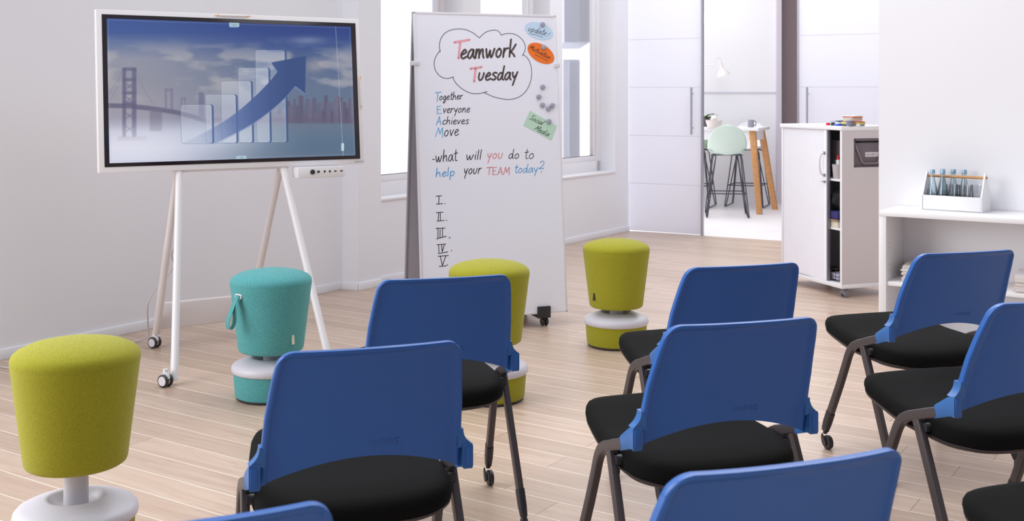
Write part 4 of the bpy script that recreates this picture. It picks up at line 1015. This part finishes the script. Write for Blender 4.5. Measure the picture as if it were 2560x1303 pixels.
def bkpt(x, y, z): return BKL + Matrix.Rotation(RZ, 3, 'Z') @ Vector((x, y, z))
def stack(x, y, n, w_, d_, h0, where, grp, first_cols):
    z = .3843
    for i in range(n):
        hh = h0 * rnd.uniform(.75, 1.25); top = i == n - 1
        r = thing('magazine', ('cream magazine lying topmost of the %s' if top else 'white magazine in the %s, under others') % where, 'magazine', bkpt(x + rnd.uniform(-.006, .006), y + rnd.uniform(-.006, .006), z), RZ + math.radians(rnd.uniform(-2, 2) + 4), grp)
        cc = first_cols[i % len(first_cols)]; pp = MB().box(-w_, w_ - .001, -d_, d_, .0008, hh - .0008).build('pages', mat('pages', rgb(236, 232, 230), .8), r, smooth=False)
        cv = MB(); cv.box(-w_ - .001, w_, -d_ - .001, d_ + .001, hh - .0008, hh); cv.box(-w_ - .001, w_, -d_ - .001, d_ + .001, 0, .0008); cv.box(-w_ - .0018, -w_ - .001, -d_ - .001, d_ + .001, 0, hh)
        cv.build('cover', mat('cover', cc, .4), r, smooth=False); z += hh + .0002
stack(.205, .20, 12, .105, .148, .0075, 'left stack on the bookcase shelf', 'left stack of magazines', [rgb(224, 216, 210), rgb(196, 186, 184), rgb(232, 226, 222), rgb(206, 196, 188)])
stack(.770, .17, 11, .105, .148, .0078, 'right stack on the bookcase shelf', 'right stack of magazines', [rgb(226, 210, 190), rgb(214, 204, 210), rgb(236, 232, 234), rgb(224, 206, 192)])

# ------------------------------------------------------------------ bottle caddy with bottles and tumblers
KL = Vector((2.247, 6.225, BT + .0003)); KR = math.radians(-38)
kd = thing('bottle_caddy', 'white carrying box with a round wooden handle on the bookcase', 'caddy', KL, KR)
KW, KD, KH = .315, .165, .082
t = MB(); t.box(0, KW, 0, .007, 0, KH, .001); t.box(0, KW, KD - .007, KD, 0, KH, .001); t.box(0, KW, 0, KD, 0, .008, .001); t.build('box', M_white, kd)
for x in (-.0005, KW - .0075):
    poly = [(0, 0), (KD, 0), (KD, KH), (KD / 2 + .016, .198), (KD / 2 + .008, .207), (KD / 2 - .008, .207), (KD / 2 - .016, .198), (0, KH)]
    Mx = Matrix(((0, 0, 1, x), (1, 0, 0, 0), (0, 1, 0, 0), (0, 0, 0, 1)))
    MB().prism(poly, 0, .008, M=Mx).build('end_panel', M_white, kd)
MB().cyl((-.006, KD / 2, .183), (KW + .006, KD / 2, .183), .0075).build('handle', M_woodleg, kd)
def kpt(x, y): return KL + Matrix.Rotation(KR, 3, 'Z') @ Vector((x, y, .0083))
for (x, y, lb) in ((.045, .040, 'blue glass bottle at the front left of the white caddy'), (.075, .122, 'blue glass bottle at the back left of the caddy, behind two others'), (.100, .042, 'blue glass bottle second from the left at the front of the caddy'),
                   (.132, .122, 'pale blue bottle behind the handle, middle of the caddy'), (.190, .122, 'rightmost pale bottle standing in the white caddy')):
    r = thing('water_bottle', lb, 'bottle', kpt(x, y), 0, 'glass bottles in the caddy')
    MB().lathe([(.001, .002), (.026, .0), (.0285, .006), (.0285, .075), (.026, .10), (.0185, .135), (.0125, .165), (.0115, .188), (.0115, .196), (.0095, .196), (.0105, .165), (.0165, .135), (.024, .10), (.0265, .075), (.0265, .008), (.001, .006)], 28).build('glass', M_glassb, r, angle=80)
    MB().lathe([(.001, .212), (.0125, .212), (.0140, .208), (.0142, .192), (.0118, .190), (.001, .190)], 24).build('cap', mat('cap_blue', rgb(150, 182, 204), .3, .4), r)
for (x, y, lb) in ((.150, .043, 'clear tumbler in front of the bottles in the caddy'), (.2185, .040, 'clear tumbler second from the right in the caddy'), (.266, .095, 'clear tumbler at the right end of the white caddy')):
    o = MB().lathe([(.001, .0), (.024, 0), (.0335, .135), (.0318, .135), (.0225, .012), (.001, .012)], 28).build('tumbler', M_glassc, angle=80); o.location = kpt(x, y)
    tag(o, lb, 'glass', 'tumblers in the caddy')

# ------------------------------------------------------------------ annex: bar table, stools, small things
TZ = 1.0
bt = thing('bar_table', 'white bar table on slanted oak legs in the back room', 'table', (2.865, 13.2, 0), math.radians(-25))
MB().box(-1.3, 0, 0, .61, TZ - .035, TZ, .004).build('tabletop', M_white, bt)
MB().box(-1.2, -.05, .05, .56, TZ - .15, TZ - .035, .003).build('apron', M_white, bt)
for (tx, ty, bx, by) in ((-.085, .075, .02, -.03), (-.085, .535, .065, .60), (-1.2, .075, -1.28, -.03), (-1.2, .535, -1.28, .62)):
    MB().sweep([(tx, ty, TZ - .036), (bx, by, 0)], rrect(.075, .06, .008, 2), (1, 0, 0), scales=[1, .85]).build('leg', M_woodleg, bt)
M_wire = mat('black_wire', rgb(58, 58, 68), .4, .3)
def bar_stool(name, label, loc, rz, mshell):
    r = thing(name, label, 'bar stool', loc, rz, 'bar stools at the white table')
    rows = []
    for i in range(19):                                # shell: bucket seat rising into an egg-shaped back, local -y is the back
        v = i / 18; row = []
        for j in range(21):
            u = -1 + 2 * j / 20; au = abs(u)
            if v < .42:
                q = v / .42; y = .20 - .33 * q; hwid = .185 + .025 * math.sin(q * math.pi / 2); z = .70 + .02 * (1 - q) ** 2 + (.03 + .025 * q) * au ** 2.2
                x = u * hwid
            else:
                q = (v - .42) / .58; y = -.13 - .10 * math.sin(q * math.pi / 2) + .09 * au ** 2 * (1 - q); hw0 = .212 * (1 + .04 * math.sin(q * 3.14)) * math.sqrt(max(0, 1 - max(0, (q - .12) / .88) ** 2.6))
                z = .70 + .36 * q + .055 * au ** 2.2 * (1 - q) ** 2; x = u * hw0
            row.append((x, y, z))
        rows.append(row)
    sh = MB().grid(rows).build('seat_shell', mshell, r, angle=80)
    so = sh.modifiers.new('thick', 'SOLIDIFY'); so.thickness = .010; so.offset = 0
    wf = MB(); R_ = .0065
    for s in (-1, 1):
        wf.tube(smooth_path([(s * .10, .0, .70), (s * .15, .0, .705), (s * .175, -.02, .69)], 4), R_, 8)
        for yy, fy in ((-.12, -.25), (.12, .25)):
            wf.tube(smooth_path([(s * .12, yy, .705), (s * .15, yy * 1.05, .695), (s * .165, yy * 1.1, .66)], 4) + [(s * .235, fy, .012), (s * .225, fy * .9, .008), (s * .12, 0, .70)], R_, 8)
        wf.tube([(s * .20, -.19, .27), (s * .20, .19, .27)], R_, 8); wf.tube([(s * .232, -.24, .012), (s * .232, .24, .012)], R_, 8)
    for yy in (-.19, .19): wf.tube([(-.20, yy, .27), (.20, yy, .27)], R_, 8)
    wf.tube([(-.12, -.12, .705), (.12, -.12, .705)], R_, 8); wf.tube([(-.12, .12, .705), (.12, .12, .705)], R_, 8)
    wf.build('wire_legs', M_wire, r)
    return r
bar_stool('bar_stool', 'mint bar stool on black wire legs seen from behind in the doorway', (2.455, 12.98, 0), math.radians(-8), M_mint)
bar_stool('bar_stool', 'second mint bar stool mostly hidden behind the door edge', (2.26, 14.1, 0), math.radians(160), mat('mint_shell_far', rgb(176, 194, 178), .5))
bar_stool('bar_stool', 'white bar stool on the far side of the table, behind its legs', (2.93, 14.12, 0), math.radians(158), M_white)
def at(px, py, Y): return Vector(((px - CX) / FPX * Y, Y, HC - (py - HZ) * Y / FPX))
mg = at(1877, 320, 13.42); r = thing('mug', 'grey mug on the white bar table', 'mug', (mg.x, mg.y, TZ + .0003))
MB().lathe([(.001, 0), (.032, 0), (.037, .01), (.037, .088), (.034, .088), (.033, .008), (.001, .006)], 28).build('cup', mat('grey_glaze', rgb(150, 148, 160), .3), r)
MB().tube(smooth_path([(.035, 0, .072), (.055, 0, .07), (.062, 0, .045), (.052, 0, .022), (.034, 0, .02)], 5), .005, 8).build('handle', mat('grey_handle', rgb(110, 106, 120), .3), r)
pp = at(1762, 318, 13.74); r = thing('potted_plant', 'dark green leafy plant in a dark pot on the bar table', 'plant', (pp.x, pp.y, TZ + .0003))
MB().lathe([(.001, 0), (.05, 0), (.065, .10), (.06, .10), (.045, .01), (.001, .01)], 28).build('pot', mat('dark_pot', rgb(92, 84, 88), .6), r)
lf = MB()
for i in range(26):
    a = rnd.uniform(0, 6.28); L_ = rnd.uniform(.10, .18); el = rnd.uniform(.2, 1.2); wv = rnd.uniform(.012, .022)
    pts = [Vector((math.cos(a) * L_ * q * math.cos(el * (1 - .5 * q)), math.sin(a) * L_ * q * math.cos(el * (1 - .5 * q)), .09 + L_ * q * math.sin(el * (1 - .6 * q)))) for q in np.linspace(0, 1, 6)]
    sd = Vector((-math.sin(a), math.cos(a), 0)); lf.grid([[p - sd * wv * math.sin(math.pi * min(q * .95 + .05, 1)) , p + Vector((0, 0, -.004)), p + sd * wv * math.sin(math.pi * min(q * .95 + .05, 1))] for p, q in zip(pts, np.linspace(0, 1, 6))])
lf.build('foliage', mat('dark_leaf', rgb(74, 100, 50), .5), r)
bp_ = at(1785, 318, 13.42); r = thing('wire_bowl', 'white bowl of pale round ornaments on the bar table', 'bowl', (bp_.x, bp_.y, TZ + .0003))
MB().lathe([(.001, 0), (.075, 0), (.085, .03), (.10, .085), (.097, .085), (.08, .03), (.001, .006)], 32).build('bowl', mat('pale_bowl', rgb(222, 212, 208), .5), r)
k_ = 0
for (x, y, z, s) in ((-.035, -.02, .045, .04), (.035, -.02, .045, .038), (.0, .035, .05, .04), (.0, -.01, .105, .038)):
    o = MB().lathe([(max(.0005, s * math.cos(t)), s * math.sin(t)) for t in np.linspace(-1.57, 1.57, 12)], 20).build('ornament', mat('white_ornament%d' % k_, rgb(236, 228, 226), .6)); o.location = (bp_.x + x, bp_.y + y, TZ + z); k_ += 1
    tag(o, 'pale round ornament piled in the white bowl', 'ornament', 'ornaments in the bowl')
# wall lamp
lw_ = at(1797, 165, 14.2); r = thing('wall_lamp', 'white gooseneck wall lamp in the back room', 'lamp', (lw_.x, 14.455, 0))
q0 = lw_.y - 14.455
MB().lathe([(.001, 0), (.045, 0), (.045, .02), (.001, .02)], 24, M=Matrix.Translation((-.30, 0, lw_.z - .0)) @ Matrix.Rotation(math.pi / 2, 4, 'X')).build('wall_plate', M_white, r)
MB().tube(smooth_path([(-.30, -.02, lw_.z + .0), (-.2, -.18, lw_.z + .01), (-.06, q0, lw_.z + .015), (-.05, q0, lw_.z + .07), (-.01, q0, lw_.z + .11), (.03, q0, lw_.z + .08), (.03, q0, lw_.z + .03)], 5), .007, 8).build('arm', M_beige, r)
MB().lathe([(.002, .045), (.022, .04), (.026, -.02), (.04, -.05), (.075, -.09), (.085, -.125), (.08, -.125), (.068, -.09), (.03, -.05), (.002, -.03)], 32, M=Matrix.Translation((.03, q0, lw_.z + .0)) @ Matrix.Rotation(math.radians(-14), 4, 'Y')).build('lamp_shade', mat('shade_white', rgb(226, 218, 218), .5), r)
# two round glowing pendant lamps
M_glow = emit('lamp_glow', (1, 1, 1, 1), 1.6)
for px, py, lb in ((1766, 46, 'round glowing lamp at the door edge, left of the pair'), (1819, 40, 'round glowing lamp high in the back room, right of the pair')):
    p = at(px, py, 14.0); r = thing('pendant_lamp', lb, 'lamp', (p.x, p.y, p.z), 0, 'round lamps in the back room')
    MB().lathe([(max(.0005, .05 * math.cos(t)), .068 * math.sin(t)) for t in np.linspace(-1.57, 1.57, 14)], 28).build('globe', M_glow, r)
    MB().cyl((0, 0, .06), (0, 0, 3.3 - p.z), .002, 6).build('cord', M_white, r)
